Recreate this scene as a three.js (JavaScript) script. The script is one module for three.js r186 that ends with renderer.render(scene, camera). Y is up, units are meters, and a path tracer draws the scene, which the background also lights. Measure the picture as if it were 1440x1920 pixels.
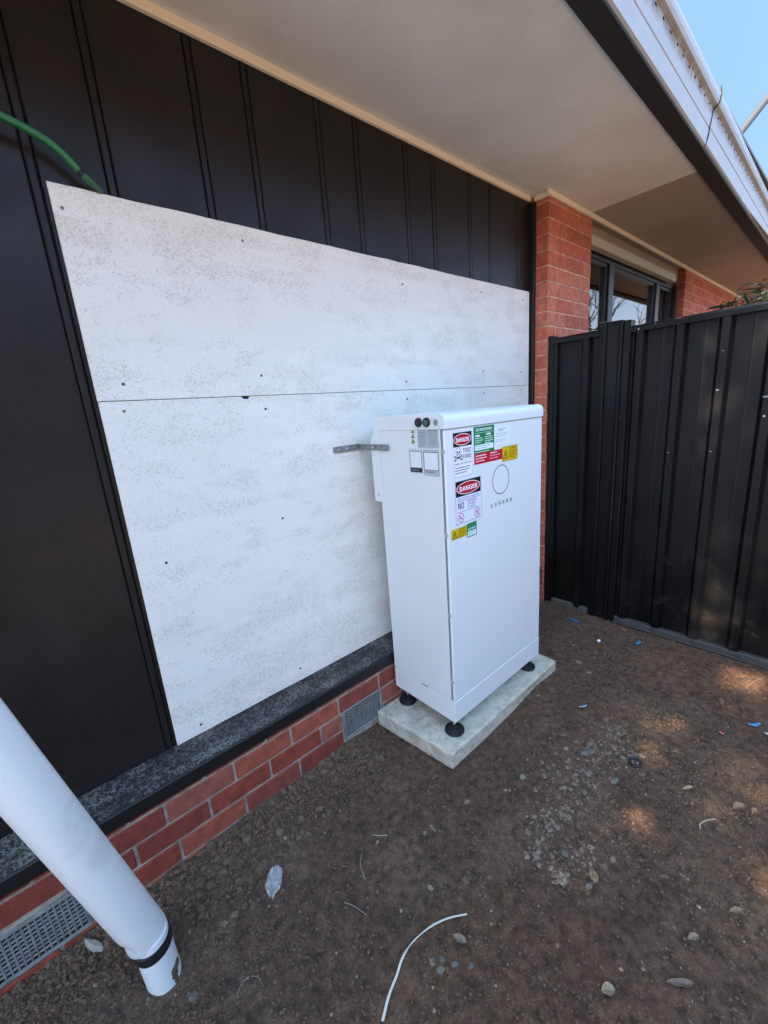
import * as THREE from 'three';
import { mergeGeometries, mergeVertices, toCreasedNormals } from 'three/addons/utils/BufferGeometryUtils.js';

// ---------------------------------------------------------------- camera, sky, sun, exposure
const scene = new THREE.Scene();
const camera = new THREE.PerspectiveCamera(102.1, 0.75, 0.02, 600);
{
  const r = [0.74648709, -0.07564152, 0.66108652], d = [-0.21380277, -0.96810039, 0.13065223], f = [0.63011539, -0.23887233, -0.73884681];
  const m = new THREE.Matrix4().makeBasis(new THREE.Vector3(...r), new THREE.Vector3(...d).negate(), new THREE.Vector3(...f).negate());
  camera.quaternion.setFromRotationMatrix(m);
  camera.position.set(0, 0, 1.495);
  camera.updateMatrixWorld();
}
const renderer = new THREE.WebGLRenderer({ antialias: true });
renderer.setSize(768, 1024);
renderer.toneMapping = THREE.LinearToneMapping;
renderer.toneMappingExposure = 2.85;
renderer.shadowMap.enabled = true;
const SUN = new THREE.Vector3(-0.664, 0.745, -0.03).normalize();
{ // clear blue sky with a bright milky haze low down, strongest on the open side away from the house
  const W = 512, H = 256, data = new Float32Array(W * H * 4);
  for (let j = 0; j < H; j++) for (let i = 0; i < W; i++) {
    const v = (j + 0.5) / H, u = (i + 0.5) / W, lat = (v - 0.5) * Math.PI, lon = (u - 0.5) * 2 * Math.PI;
    const dx = Math.cos(lat) * Math.cos(lon), dy = Math.sin(lat), dz = Math.cos(lat) * Math.sin(lon);
    const e = Math.max(0, dy), c = dx * SUN.x + dy * SUN.y + dz * SUN.z, glow = Math.pow(Math.max(0, (c + 1) / 2), 6);
    const side = Math.min(1, Math.max(0, 0.5 + 0.72 * dz - 0.36 * dx)), haze = Math.exp(-e * 4.6) * (0.04 + 0.96 * Math.pow(side, 1.2));
    const o = (j * W + i) * 4, z = [0.12, 0.22, 0.325], vb = [0.08, 0.44, 1.08], h = [1.55, 1.28, 1.04];  // vb: extra blue added on the open side to light the cabinet front
    for (let k = 0; k < 3; k++) data[o + k] = dy < -0.02 ? [0.16, 0.13, 0.10][k] : z[k] * (1 + 0.25 * Math.exp(-e * 6)) + vb[k] * side * side + h[k] * haze + glow * [0.9, 0.85, 0.75][k];
    data[o + 3] = 1;
  }
  const t = new THREE.DataTexture(data, W, H, THREE.RGBAFormat, THREE.FloatType);
  t.mapping = THREE.EquirectangularReflectionMapping; t.magFilter = THREE.LinearFilter; t.minFilter = THREE.LinearFilter; t.needsUpdate = true;
  scene.background = t; scene.environment = t; scene.backgroundIntensity = 1; scene.environmentIntensity = 1;
}
const sun = new THREE.DirectionalLight(new THREE.Color(1.0, 0.80, 0.57), 5.0);
sun.position.copy(SUN).multiplyScalar(30); sun.castShadow = true;
sun.shadow.mapSize.set(2048, 2048);
Object.assign(sun.shadow.camera, { left: -16, right: 16, top: 16, bottom: -16, near: 1, far: 80 });
scene.add(sun);

// ---------------------------------------------------------------- helpers
let seed = 1234567;
const rnd = () => { seed = (seed * 1664525 + 1013904223) >>> 0; return seed / 4294967296; };
const rr = (a, b) => a + (b - a) * rnd();
const gauss = () => (rnd() + rnd() + rnd() - 1.5) / 1.5;
const clamp = (x, a = 0, b = 1) => Math.min(b, Math.max(a, x));
const smooth = (a, b, x) => { const t = clamp((x - a) / (b - a)); return t * t * (3 - 2 * t); };
const C = (r, g, b) => new THREE.Color().setRGB(r, g, b);
const V = (x, y, z) => new THREE.Vector3(x, y, z);
const taken = {};
function numbered(n) { if (!(n in taken)) { taken[n] = 0; return n; } taken[n]++; return n + '_' + String(taken[n]).padStart(3, '0'); }
function tag(o, label, category, group) { o.userData.label = label; o.userData.category = category; if (group) o.userData.group = group; return o; }
function thing(name, label, category, pos = [0, 0, 0], group) { const o = new THREE.Group(); o.name = numbered(name); o.position.set(...pos); scene.add(o); return tag(o, label, category, group); }
function mesh(name, geo, mat, parent) {
  const m = new THREE.Mesh(geo, mat); m.castShadow = m.receiveShadow = true;
  m.name = parent ? name : numbered(name); (parent || scene).add(m); return m;
}
const local = (g, p) => { g.translate(-p.position.x, -p.position.y, -p.position.z); return g; };   // world-built geometry into its thing's frame
const merge = (list) => mergeGeometries(list.map((g) => { const h = g.index ? g.toNonIndexed() : g; for (const k of Object.keys(h.attributes)) if (!['position', 'normal', 'uv'].includes(k)) h.deleteAttribute(k); return h; }));

// hash noise in 2-D and 3-D
function h3(x, y, z) { let n = Math.imul(x, 374761393) ^ Math.imul(y, 668265263) ^ Math.imul(z, 2147483647 - 1274126177); n = Math.imul(n ^ (n >>> 13), 1274126177); n ^= n >>> 16; return (n >>> 0) / 4294967296; }
function n3(x, y, z) {
  const X = Math.floor(x), Y = Math.floor(y), Z = Math.floor(z); let a = x - X, b = y - Y, c = z - Z;
  a = a * a * (3 - 2 * a); b = b * b * (3 - 2 * b); c = c * c * (3 - 2 * c);
  const l = (p, q, t) => p + (q - p) * t;
  return l(l(l(h3(X, Y, Z), h3(X + 1, Y, Z), a), l(h3(X, Y + 1, Z), h3(X + 1, Y + 1, Z), a), b), l(l(h3(X, Y, Z + 1), h3(X + 1, Y, Z + 1), a), l(h3(X, Y + 1, Z + 1), h3(X + 1, Y + 1, Z + 1), a), b), c);
}
const fbm = (x, y, z = 0, o = 4) => { let s = 0, a = 0.5, t = 0; for (let i = 0; i < o; i++) { s += a * n3(x, y, z + i * 7.3); t += a; x *= 2.03; y *= 2.03; z *= 2.03; a *= 0.5; } return s / t; };
// tileable lattice noise for textures
function tile(w, h, cx, cy, sd) {
  const L = new Float32Array(cx * cy); for (let i = 0; i < cx * cy; i++) L[i] = h3(i, sd * 131, sd);
  const out = new Float32Array(w * h);
  const xi = new Int32Array(w), xj = new Int32Array(w), xf = new Float32Array(w);
  for (let x = 0; x < w; x++) { const p = x / w * cx, i = Math.floor(p); let f = p - i; f = f * f * (3 - 2 * f); xi[x] = i % cx; xj[x] = (i + 1) % cx; xf[x] = f; }
  for (let y = 0; y < h; y++) {
    const p = y / h * cy, i = Math.floor(p); let f = p - i; f = f * f * (3 - 2 * f); const r0 = (i % cy) * cx, r1 = ((i + 1) % cy) * cx;
    for (let x = 0; x < w; x++) { const a = L[r0 + xi[x]] + (L[r0 + xj[x]] - L[r0 + xi[x]]) * xf[x], b = L[r1 + xi[x]] + (L[r1 + xj[x]] - L[r1 + xi[x]]) * xf[x]; out[y * w + x] = a + (b - a) * f; }
  }
  return out;
}
function tfbm(w, h, cx, cy, sd, o = 4) { const out = new Float32Array(w * h); let a = 0.5, t = 0; for (let k = 0; k < o; k++) { const n = tile(w, h, cx << k, cy << k, sd + k * 17); for (let i = 0; i < out.length; i++) out[i] += n[i] * a; t += a; a *= 0.5; } for (let i = 0; i < out.length; i++) out[i] /= t; return out; }
function tex(w, h, f, srgb = true) {   // f(i, x, y) -> [r, g, b] in 0..1 (linear if srgb, raw otherwise)
  const d = new Uint8Array(w * h * 4), enc = (v) => { v = clamp(v); return 255 * (srgb ? (v <= 0.0031308 ? v * 12.92 : 1.055 * Math.pow(v, 1 / 2.4) - 0.055) : v); };
  for (let y = 0; y < h; y++) for (let x = 0; x < w; x++) { const i = y * w + x, c = f(i, x, y); if (typeof c === 'number') d[i * 4] = d[i * 4 + 1] = d[i * 4 + 2] = enc(c); else { d[i * 4] = enc(c[0]); d[i * 4 + 1] = enc(c[1]); d[i * 4 + 2] = enc(c[2]); } d[i * 4 + 3] = 255; }
  const t = new THREE.DataTexture(d, w, h); t.wrapS = t.wrapT = THREE.RepeatWrapping; t.magFilter = THREE.LinearFilter; t.minFilter = THREE.LinearMipmapLinearFilter; t.generateMipmaps = true;
  if (srgb) t.colorSpace = THREE.SRGBColorSpace; t.needsUpdate = true; return t;
}
const rep = (t, sx, sy = sx) => { const c = t.clone(); c.repeat.set(sx, sy); c.needsUpdate = true; return c; };   // uv are metres: repeat = 1 / size of the tile
const std = (o) => new THREE.MeshStandardMaterial(o);
const phys = (o) => new THREE.MeshPhysicalMaterial(o);

// chamfered box with uv in metres (44 triangles), flat facets
function cbox(x0, x1, y0, y1, z0, z1, c = 0.002, jit = 0) {
  const lo = [x0, y0, z0], hi = [x1, y1, z1], pos = [], uv = [], nor = [];
  c = Math.min(c, (x1 - x0) / 2.2, (y1 - y0) / 2.2, (z1 - z0) / 2.2);
  const ox = rnd() * 3, oy = rnd() * 3;
  const P = (s, k) => { // corner s (signs), vertex that belongs to the face of axis k
    const p = [0, 1, 2].map((a) => { const e = s[a] > 0 ? hi[a] : lo[a]; return a === k ? e : e - s[a] * c; });
    return p;
  };
  const tri = (a, b, q, n) => {
    const ab = V(b[0] - a[0], b[1] - a[1], b[2] - a[2]), aq = V(q[0] - a[0], q[1] - a[1], q[2] - a[2]), f = ab.cross(aq);
    if (f.dot(n) < 0) [b, q] = [q, b];
    const k = Math.abs(n.x) > 0.8 ? 0 : Math.abs(n.y) > 0.8 ? 1 : 2;
    for (const p of [a, b, q]) { pos.push(...p); nor.push(n.x, n.y, n.z); uv.push(...(k === 0 ? [p[2] + ox, p[1] + oy] : k === 1 ? [p[0] + ox, p[2] + oy] : [p[0] + ox, p[1] + oy])); }
  };
  for (let k = 0; k < 3; k++) for (const s of [-1, 1]) {
    const i = (k + 1) % 3, j = (k + 2) % 3, S = (a, b) => { const r = [0, 0, 0]; r[k] = s; r[i] = a; r[j] = b; return r; }, n = V(0, 0, 0).setComponent(k, s);
    const q = [[-1, -1], [1, -1], [1, 1], [-1, 1]].map(([a, b]) => P(S(a, b), k));
    tri(q[0], q[1], q[2], n); tri(q[0], q[2], q[3], n);
    for (const a of [-1, 1]) { // edge between face k (sign s) and face i (sign a)
      const n2 = V(0, 0, 0).setComponent(k, s).setComponent(i, a).normalize();
      const e = [P(S(a, -1), k), P(S(a, 1), k), P(S(a, 1), i), P(S(a, -1), i)]; tri(e[0], e[1], e[2], n2); tri(e[0], e[2], e[3], n2);
    }
  }
  for (const a of [-1, 1]) for (const b of [-1, 1]) for (const d of [-1, 1]) tri(P([a, b, d], 0), P([a, b, d], 1), P([a, b, d], 2), V(a, b, d).normalize());
  const g = new THREE.BufferGeometry();
  g.setAttribute('position', new THREE.Float32BufferAttribute(pos, 3)); g.setAttribute('normal', new THREE.Float32BufferAttribute(nor, 3)); g.setAttribute('uv', new THREE.Float32BufferAttribute(uv, 2));
  return g;
}
// box with rounded, uneven edges: dims, segments, radius, roughness of its faces
function roughBox(sx, sy, sz, nx, ny, nz, r, amp, freq, sd = 0) {
  let g = new THREE.BoxGeometry(sx, sy, sz, nx, ny, nz); g.deleteAttribute('uv'); g.deleteAttribute('normal'); g = mergeVertices(g, 1e-5);
  const p = g.attributes.position, h = [sx / 2, sy / 2, sz / 2];
  for (let i = 0; i < p.count; i++) {
    const a = [p.getX(i), p.getY(i), p.getZ(i)], q = a.map((v, k) => clamp(v, -(h[k] - r), h[k] - r)), d = V(a[0] - q[0], a[1] - q[1], a[2] - q[2]).normalize();
    const n = (fbm(a[0] * freq + sd, a[1] * freq + 9, a[2] * freq, 4) - 0.5) * 2 * amp;
    p.setXYZ(i, q[0] + d.x * (r + n), q[1] + d.y * (r + n), q[2] + d.z * (r + n));
  }
  g.computeVertexNormals(); planarUV(g); return g;
}
function planarUV(g) { const p = g.attributes.position, uv = new Float32Array(p.count * 2); for (let i = 0; i < p.count; i++) { uv[i * 2] = p.getX(i) + p.getY(i) * 0.7; uv[i * 2 + 1] = p.getZ(i) + p.getY(i) * 0.7; } g.setAttribute('uv', new THREE.BufferAttribute(uv, 2)); return g; }
// outline in (z, y), swept along x from x0 to x1; closed profile with end caps
function sweepX(pts, x0, x1) {
  const s = new THREE.Shape(pts.map(([z, y]) => new THREE.Vector2(-z, y)));
  const g = new THREE.ExtrudeGeometry(s, { depth: x1 - x0, bevelEnabled: false, curveSegments: 8 });
  g.rotateY(Math.PI / 2); g.translate(x0, 0, 0); return g;   // (-z, y, d) -> (d, y, z)
}
function tube(pts, r, seg = 24, rad = 8, closed = false) { return new THREE.TubeGeometry(new THREE.CatmullRomCurve3(pts.map((p) => V(...p)), closed), seg, r, rad, closed); }
function capTube(pts, r0, r1, seg = 24, rad = 8) {   // tapering tube with round ends
  const c = new THREE.CatmullRomCurve3(pts.map((p) => V(...p))), g = new THREE.TubeGeometry(c, seg, 1, rad, false), p = g.attributes.position;
  for (let i = 0; i <= seg; i++) { const t = i / seg, o = c.getPointAt(t), r = (r0 + (r1 - r0) * t) * (i === 0 || i === seg ? 0.35 : 1); for (let j = 0; j <= rad; j++) { const k = i * (rad + 1) + j, v = V(p.getX(k), p.getY(k), p.getZ(k)).sub(o).multiplyScalar(r).add(o); p.setXYZ(k, v.x, v.y, v.z); } }
  g.computeVertexNormals(); return g;
}
function cyl(r0, r1, h, pos, dir = [0, 1, 0], seg = 24) { const g = new THREE.CylinderGeometry(r1, r0, h, seg); g.applyQuaternion(new THREE.Quaternion().setFromUnitVectors(V(0, 1, 0), V(...dir).normalize())); g.translate(...pos); return g; }

const paintedSunSpots = [[1.88, 1.02, 0.13, 1], [1.74, 0.97, 0.08, 0.7], [1.28, 1.12, 0.09, 0.8], [1.10, 1.08, 0.05, 0.5], [1.62, 1.30, 0.13, 0.75], [1.80, 1.33, 0.14, 0.7], [2.45, 1.02, 0.22, 0.35], [1.35, 1.55, 0.2, 0.5], [1.45, 0.70, 0.10, 0.2], [1.02, 0.80, 0.10, 0.25], [0.62, 0.62, 0.08, 0.25]];  // soft sun patches, painted into the soil colour as a warm tint
const groundPlane = (x) => -1.53 + 0.027 * (x + 0.2);
function groundY(x, z) {
  const near = (1 - smooth(0.1, 0.42 + 0.2 * fbm(x * 3, 5, 1, 2), z)) * (1 - smooth(0.75, 1.05, x));
  const left = (1 - smooth(0.0, 0.7, x)) * 0.6;
  const rough = clamp(0.28 + near * 0.9 + left * 0.7 + 0.35 * smooth(0.55, 0.7, fbm(x * 1.3, z * 1.3, 8, 3)));
  let y = groundPlane(x) - 0.022 * Math.exp(-(((x - 0.02) ** 2 + (z - 0.42) ** 2) / 0.02)) + (fbm(x * 2.2, z * 2.2, 3, 3) - 0.5) * 0.022;
  y += (fbm(x * 14, z * 14, 1, 3) - 0.5) * 0.016 * rough + (fbm(x * 46, z * 46, 2, 3) - 0.5) * 0.014 * rough;
  y += near * (0.008 + 0.03 * Math.pow(fbm(x * 9, z * 9, 12, 3), 2));
  return y;
}

// ---------------------------------------------------------------- textures and materials
const N256 = tfbm(256, 256, 8, 8, 3, 5), N512 = tfbm(512, 512, 16, 16, 5, 5), N512b = tfbm(512, 512, 6, 6, 11, 4), F512 = tile(512, 512, 256, 256, 21), F512c = tile(512, 512, 90, 90, 22);
const texBrick = tex(512, 512, (i) => { const s = N512[i], f = F512[i], k = 0.80 + 0.55 * (s - 0.5) + 0.45 * (f - 0.5), w = smooth(0.52, 0.78, N512b[i]) * 0.16; return [k * 0.95 + w * 0.35, k * 0.92 + w * 0.5, k * 0.9 + w * 0.55]; });
const bumpBrick = tex(512, 512, (i) => 0.5 + (N512[i] - 0.5) * 0.9 + (F512[i] - 0.5) * 0.35 - (F512c[i] > 0.86 ? 0.25 : 0), false);
const brickMat = (r, g, b) => std({ color: C(r, g, b), map: rep(texBrick, 3), bumpMap: rep(bumpBrick, 3), bumpScale: 0.003, roughness: 0.9 });
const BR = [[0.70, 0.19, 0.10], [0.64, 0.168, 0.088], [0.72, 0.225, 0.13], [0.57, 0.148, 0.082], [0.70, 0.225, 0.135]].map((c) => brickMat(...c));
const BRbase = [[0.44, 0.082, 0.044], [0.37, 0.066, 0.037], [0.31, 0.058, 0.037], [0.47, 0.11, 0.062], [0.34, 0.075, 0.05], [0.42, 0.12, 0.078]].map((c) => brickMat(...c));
const texMort = tex(256, 256, (i) => { const k = 0.75 + (N256[i] - 0.5) * 0.9; return [k, k * 0.97, k * 0.92]; });
const bump256 = tex(256, 256, (i) => N256[i], false);
const mortar = std({ color: C(0.46, 0.40, 0.33), map: rep(texMort, 5), bumpMap: rep(bump256, 6), bumpScale: 0.004, roughness: 0.95 });
const mortarWarm = std({ color: C(0.74, 0.42, 0.31), map: rep(texMort, 5), bumpMap: rep(bump256, 6), bumpScale: 0.004, roughness: 0.95 });
const bumpFine = tex(512, 512, (i) => 0.5 + (F512[i] - 0.5) * 0.5 + (F512c[i] - 0.5) * 0.4, false);
const charcoalRough = tex(512, 512, (i) => 0.36 + 0.2 * (N512b[i] - 0.4) + 0.12 * (N512[i] - 0.5), false);
const texChar = tex(512, 512, (i) => { const k = 0.82 + 0.5 * (N512b[i] - 0.5) + 0.16 * (F512c[i] - 0.5); return [k, k, k]; });
const charcoal = phys({ specularIntensity: 0.45, color: C(0.022, 0.0178, 0.0165), map: rep(texChar, 1.1), roughness: 1, roughnessMap: rep(charcoalRough, 1.3), bumpMap: rep(bumpFine, 3.3), bumpScale: 0.00018 });
const blackPaint = std({ color: C(0.007, 0.007, 0.0075), roughness: 0.5, bumpMap: rep(bumpFine, 4), bumpScale: 0.001 });
const fasciaMat = std({ color: C(0.014, 0.0125, 0.0125), roughness: 0.75 });
const soffitTex = tex(512, 512, (i) => { const k = 0.9 + 0.22 * (N512b[i] - 0.5) + 0.06 * (F512[i] - 0.5); return [k, k * 0.99, k * 0.97]; });
const soffitWhite = std({ color: C(0.80, 0.78, 0.745), map: rep(soffitTex, 0.8), roughness: 0.8, bumpMap: rep(bumpFine, 3), bumpScale: 0.0006 });
const soffitBrown = std({ color: C(0.42, 0.35, 0.30), map: rep(soffitTex, 0.7), roughness: 0.85, bumpMap: rep(bumpFine, 3), bumpScale: 0.0006 });
const trimMat = std({ color: C(0.90, 0.76, 0.61), roughness: 0.5 });
const pelmetMat = std({ color: C(0.52, 0.43, 0.32), roughness: 0.55 });
const aluBlack = std({ color: C(0.009, 0.009, 0.0095), roughness: 0.38, metalness: 0.0 });

// cement sheet: white primer with worn grey flecks that thicken in horizontal drifts
function sheetTextures() {
  const W = 2048, H = 1024, a = tile(W, H, 760, 400, 31), b = tile(W, H, 380, 500, 32), c = tile(W, H, 1020, 500, 33), big = tfbm(W, H, 4, 7, 35, 4), str = tfbm(W, H, 3, 28, 36, 3), med = tfbm(W, H, 24, 22, 37, 3), fine = tile(W, H, 1024, 512, 38);
  const wear = new Float32Array(W * H);
  for (let i = 0; i < wear.length; i++) {
    const dens = clamp(0.4 * big[i] + 0.3 * str[i] + 0.5 * med[i] - 0.1);
    const f = Math.max(a[i] * 0.62 + b[i] * 0.38, c[i] * 0.5 + a[i] * 0.5) + 0.06 * (fine[i] - 0.5);
    const th = 0.775 - 0.205 * smooth(0.32, 0.66, dens);
    wear[i] = smooth(th, th + 0.13, f);
  }
  const t = tex(W, H, (i) => { const w = wear[i], k = 0.975 + 0.10 * (big[i] - 0.5) + 0.05 * (fine[i] - 0.5) - 0.028 * smooth(0.46, 0.72, str[i] * 0.5 + med[i] * 0.5), y = smooth(0.5, 0.75, med[i]) * 0.02; const l = (p, q) => p + (q - p) * w * 0.42; return [l(k, 0.47), l(k * 0.985 - y * 0.4, 0.455), l(k * 0.965 - y, 0.435)]; });
  const bm = tex(W, H, (i) => 0.7 - 0.5 * wear[i] + 0.2 * (fine[i] - 0.5), false);
  return [t, bm];
}
const [sheetTex, sheetBump] = sheetTextures();
const sheetMat = std({ color: C(0.86, 0.83, 0.755), map: rep(sheetTex, 1 / 2.4, 1 / 1.2), bumpMap: rep(sheetBump, 1 / 2.4, 1 / 1.2), bumpScale: 0.0012, roughness: 0.85 });
const sheetMat2 = sheetMat.clone(); for (const k of ['map', 'bumpMap']) { sheetMat2[k] = sheetMat[k].clone(); sheetMat2[k].offset.set(0.37, 0.43); }
const steel = std({ color: C(0.62, 0.65, 0.68), metalness: 0.9, roughness: 0.38 });
const darkSteel = std({ color: C(0.10, 0.09, 0.085), metalness: 0.5, roughness: 0.6 });
const powderBump = tex(512, 512, (i) => 0.5 + (F512[i] - 0.5) * 0.6, false);
const cabinetMat = phys({ color: C(0.78, 0.785, 0.77), roughness: 0.42, bumpMap: rep(powderBump, 5), bumpScale: 0.00025 });
const pvc = phys({ color: C(0.83, 0.85, 0.86), roughness: 0.33, map: rep(tex(512, 512, (i) => { const w = smooth(0.62, 0.8, N512b[i]) * 0.10 + smooth(0.75, 0.9, F512c[i]) * 0.04; return [0.99 - w, 0.99 - w * 1.1, 0.98 - w * 1.4]; }), 1.2, 1.2) });
const rubber = std({ color: C(0.012, 0.012, 0.013), roughness: 0.6 });
const concTex = tex(512, 512, (i) => { const p = F512c[i] > 0.84 ? 0.26 : 0, k = 0.95 + 0.42 * (N512b[i] - 0.5) + 0.75 * (N512[i] - 0.5) + 0.5 * (F512[i] - 0.5) - p; return [k, k * 0.99, k * 0.97]; });
const concBump = tex(512, 512, (i) => 0.6 + (N512[i] - 0.5) * 0.8 - (F512c[i] > 0.86 ? 0.35 : 0) + 0.15 * (F512[i] - 0.5), false);
const concrete = std({ color: C(0.60, 0.54, 0.435), map: rep(concTex, 2.6), bumpMap: rep(concBump, 2.6), bumpScale: 0.005, roughness: 0.95 });
function gutterStain() { const a = tile(1024, 2, 180, 1, 51), b = tile(1024, 2, 40, 1, 52); return tex(1024, 256, (i, x, y) => { const v = y / 256, s = a[x], d = smooth(0.40 + 0.12 * b[x], 0.62, v) * (1 - smooth(0.68, 0.74, v)) * (0.35 + 0.8 * s), k = 0.97 - 0.05 * b[x] - 0.03 * s; return [k - d * 0.42, k - d * 0.55, k - d * 0.64]; }); }
const gutterMat = std({ color: C(0.47, 0.47, 0.48), map: gutterStain(), roughness: 0.45 });
const lipMat = std({ color: C(0.66, 0.655, 0.64), roughness: 0.5 });
const soilTex = (() => { const W = 1024, a = tfbm(W, W, 24, 24, 61, 6), b = tile(W, W, 330, 330, 62), c = tile(W, W, 140, 140, 63), d = tile(W, W, 512, 512, 64);
  return [tex(W, W, (i) => { const k = 0.42 + 1.75 * (a[i] - 0.2) * 0.9 + 0.4 * (d[i] - 0.5) - 0.35 * smooth(0.84, 0.95, 1 - c[i]), p = smooth(0.88, 0.97, b[i]) * 1.1 + smooth(0.90, 0.97, c[i]) * 1.0, r = 0.06 * (c[i] - 0.5); return [k * (0.80 + r) + p * 0.5, k * 0.78 + p * 0.5, k * (0.76 - r) + p * 0.48].map((v) => v * 0.8); }),
    tex(W, W, (i) => 0.4 + 0.8 * (a[i] - 0.5) + 0.25 * (d[i] - 0.5) + 0.25 * smooth(0.85, 0.97, b[i]), false)]; })();
const soilMat = std({ color: C(1, 1, 1), vertexColors: true, map: rep(soilTex[0], 2.1), bumpMap: rep(soilTex[1], 2.1), bumpScale: 0.012, roughness: 0.97 });

// ---------------------------------------------------------------- ground
{
  const xs = [-300, -90, -35, -14, -7, -4, -2.6, -1.7], zs = [-300, -60, -15, -4, -1.2, -0.4];
  for (let x = -1.2; x < 3.3; x += 0.0068) xs.push(x); xs.push(3.6, 4.2, 5.2, 7, 10, 16, 35, 90, 300);
  for (let z = -0.02; z < 1.85; z += 0.0068) zs.push(z); zs.push(2, 2.3, 3, 4.2, 6, 9, 15, 35, 90, 300);
  const nx = xs.length, nz = zs.length, pos = new Float32Array(nx * nz * 3), col = new Float32Array(nx * nz * 3), uv = new Float32Array(nx * nz * 2), idx = [];
  const sunSpots = paintedSunSpots;
  for (let j = 0; j < nz; j++) for (let i = 0; i < nx; i++) {
    const x = xs[i], z = zs[j], k = j * nx + i, near = Math.abs(x) < 6 && z > -1 && z < 3;
    const px = near ? x + (h3(i, j, 5) - 0.5) * 0.003 : x, pz = near ? z + (h3(i, j, 6) - 0.5) * 0.003 : z;
    const y = near ? groundY(px, pz) : Math.min(-1.46, groundPlane(clamp(x, -4, 4)));
    pos.set([px, y, pz], k * 3); uv.set([px, pz], k * 2);
    const red = smooth(0.48, 0.68, fbm(x * 2.7, z * 2.7, 31, 4)), grey = smooth(0.45, 0.7, fbm(x * 1.7 + 4, z * 1.7, 37, 3)), pale = smooth(0.52, 0.75, fbm(x * 7, z * 7, 41, 4)) * (0.35 + (1 - smooth(0.1, 0.45, z)) * (1 - smooth(0.8, 1.1, x)));
    let c = [0.122, 0.064, 0.035];
    const mix = (q, t) => { c = c.map((v, n) => v + (q[n] - v) * t); };
    mix([0.122, 0.055, 0.031], red * 0.45); mix([0.098, 0.06, 0.04], grey * 0.65); mix([0.20, 0.138, 0.094], pale * 0.65); { const q = 0.72 + 0.45 * h3(i, j, 9) + 0.35 * (fbm(x * 60, z * 60, 47, 2) - 0.5); c = c.map((v) => v * q); }
    let sd = 0; for (const [sx, sz, r, a] of sunSpots) sd = Math.max(sd, a * Math.exp(-(((x - sx) ** 2 + (z - sz) ** 2) / (r * r))));
    mix([0.24, 0.135, 0.07], clamp(0.5 * sd * smooth(0.2, 0.7, fbm(x * 6, z * 6, 43, 4)) * 1.3));  // warms the soil colour where the sun dapples are painted
    if (z > 1.9 || !near) mix([0.24, 0.20, 0.155], smooth(1.9, 2.6, z) * 0.8);
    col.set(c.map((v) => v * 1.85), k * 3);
  }
  for (let j = 0; j < nz - 1; j++) for (let i = 0; i < nx - 1; i++) { const a = j * nx + i, b = a + 1, c = a + nx, d = c + 1; idx.push(a, c, b, b, c, d); }
  const g = new THREE.BufferGeometry(); g.setAttribute('position', new THREE.BufferAttribute(pos, 3)); g.setAttribute('color', new THREE.BufferAttribute(col, 3)); g.setAttribute('uv', new THREE.BufferAttribute(uv, 2)); g.setIndex(idx); g.computeVertexNormals();
  const m = mesh('ground', g, soilMat); m.userData.kind = 'structure'; m.userData.label = 'bare dark brown soil with reddish patches and painted warm sun spots';
}
{ const p = mesh('path', cbox(-16, 2.55, -1.62, -1.435, 2.5, 5.2, 0.01), std({ color: C(0.58, 0.47, 0.36), map: rep(concTex, 1.3), roughness: 0.95 })); p.userData.kind = 'structure'; p.userData.label = 'unseen pale concrete paving added to bounce sun onto the eave'; }  // unseen paving, added to brighten the soffit from below
{ // unseen neighbouring house behind the camera, added for warm bounce on the wall
  const n = thing('neighbour_house', 'unseen cream walled neighbouring house placed for its warm bounce', 'house', [-3, -1.5, 7]);
  mesh('wall', local(cbox(-16, 8, -1.6, 2.05, 6.6, 6.9, 0.01), n), std({ color: C(0.72, 0.54, 0.37), roughness: 0.9, map: rep(concTex, 0.8) }), n);
  mesh('fascia_board', local(cbox(-16.2, 8.2, 2.052, 2.25, 6.2, 6.24, 0.004), n), std({ color: C(0.6, 0.55, 0.48), roughness: 0.6 }), n);
  mesh('roof', local(sweepX([[6.15, 2.26], [6.15, 2.32], [10.5, 4.0], [10.5, 3.94]], -16.3, 8.3), n), std({ color: C(0.34, 0.15, 0.09), roughness: 0.8 }), n);
  for (const x of [-9, -4.5, 1.5]) { const w = mesh('window', local(cbox(x, x + 1.5, -0.5, 0.8, 6.57, 6.62, 0.004), n), std({ color: C(0.7, 0.7, 0.68), roughness: 0.5 }), n); mesh('pane', local(cbox(x + 0.06, x + 1.44, -0.44, 0.74, 6.56, 6.569, 0.002), n), std({ color: C(0.02, 0.022, 0.025), roughness: 0.05 }), w); }
}

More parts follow.
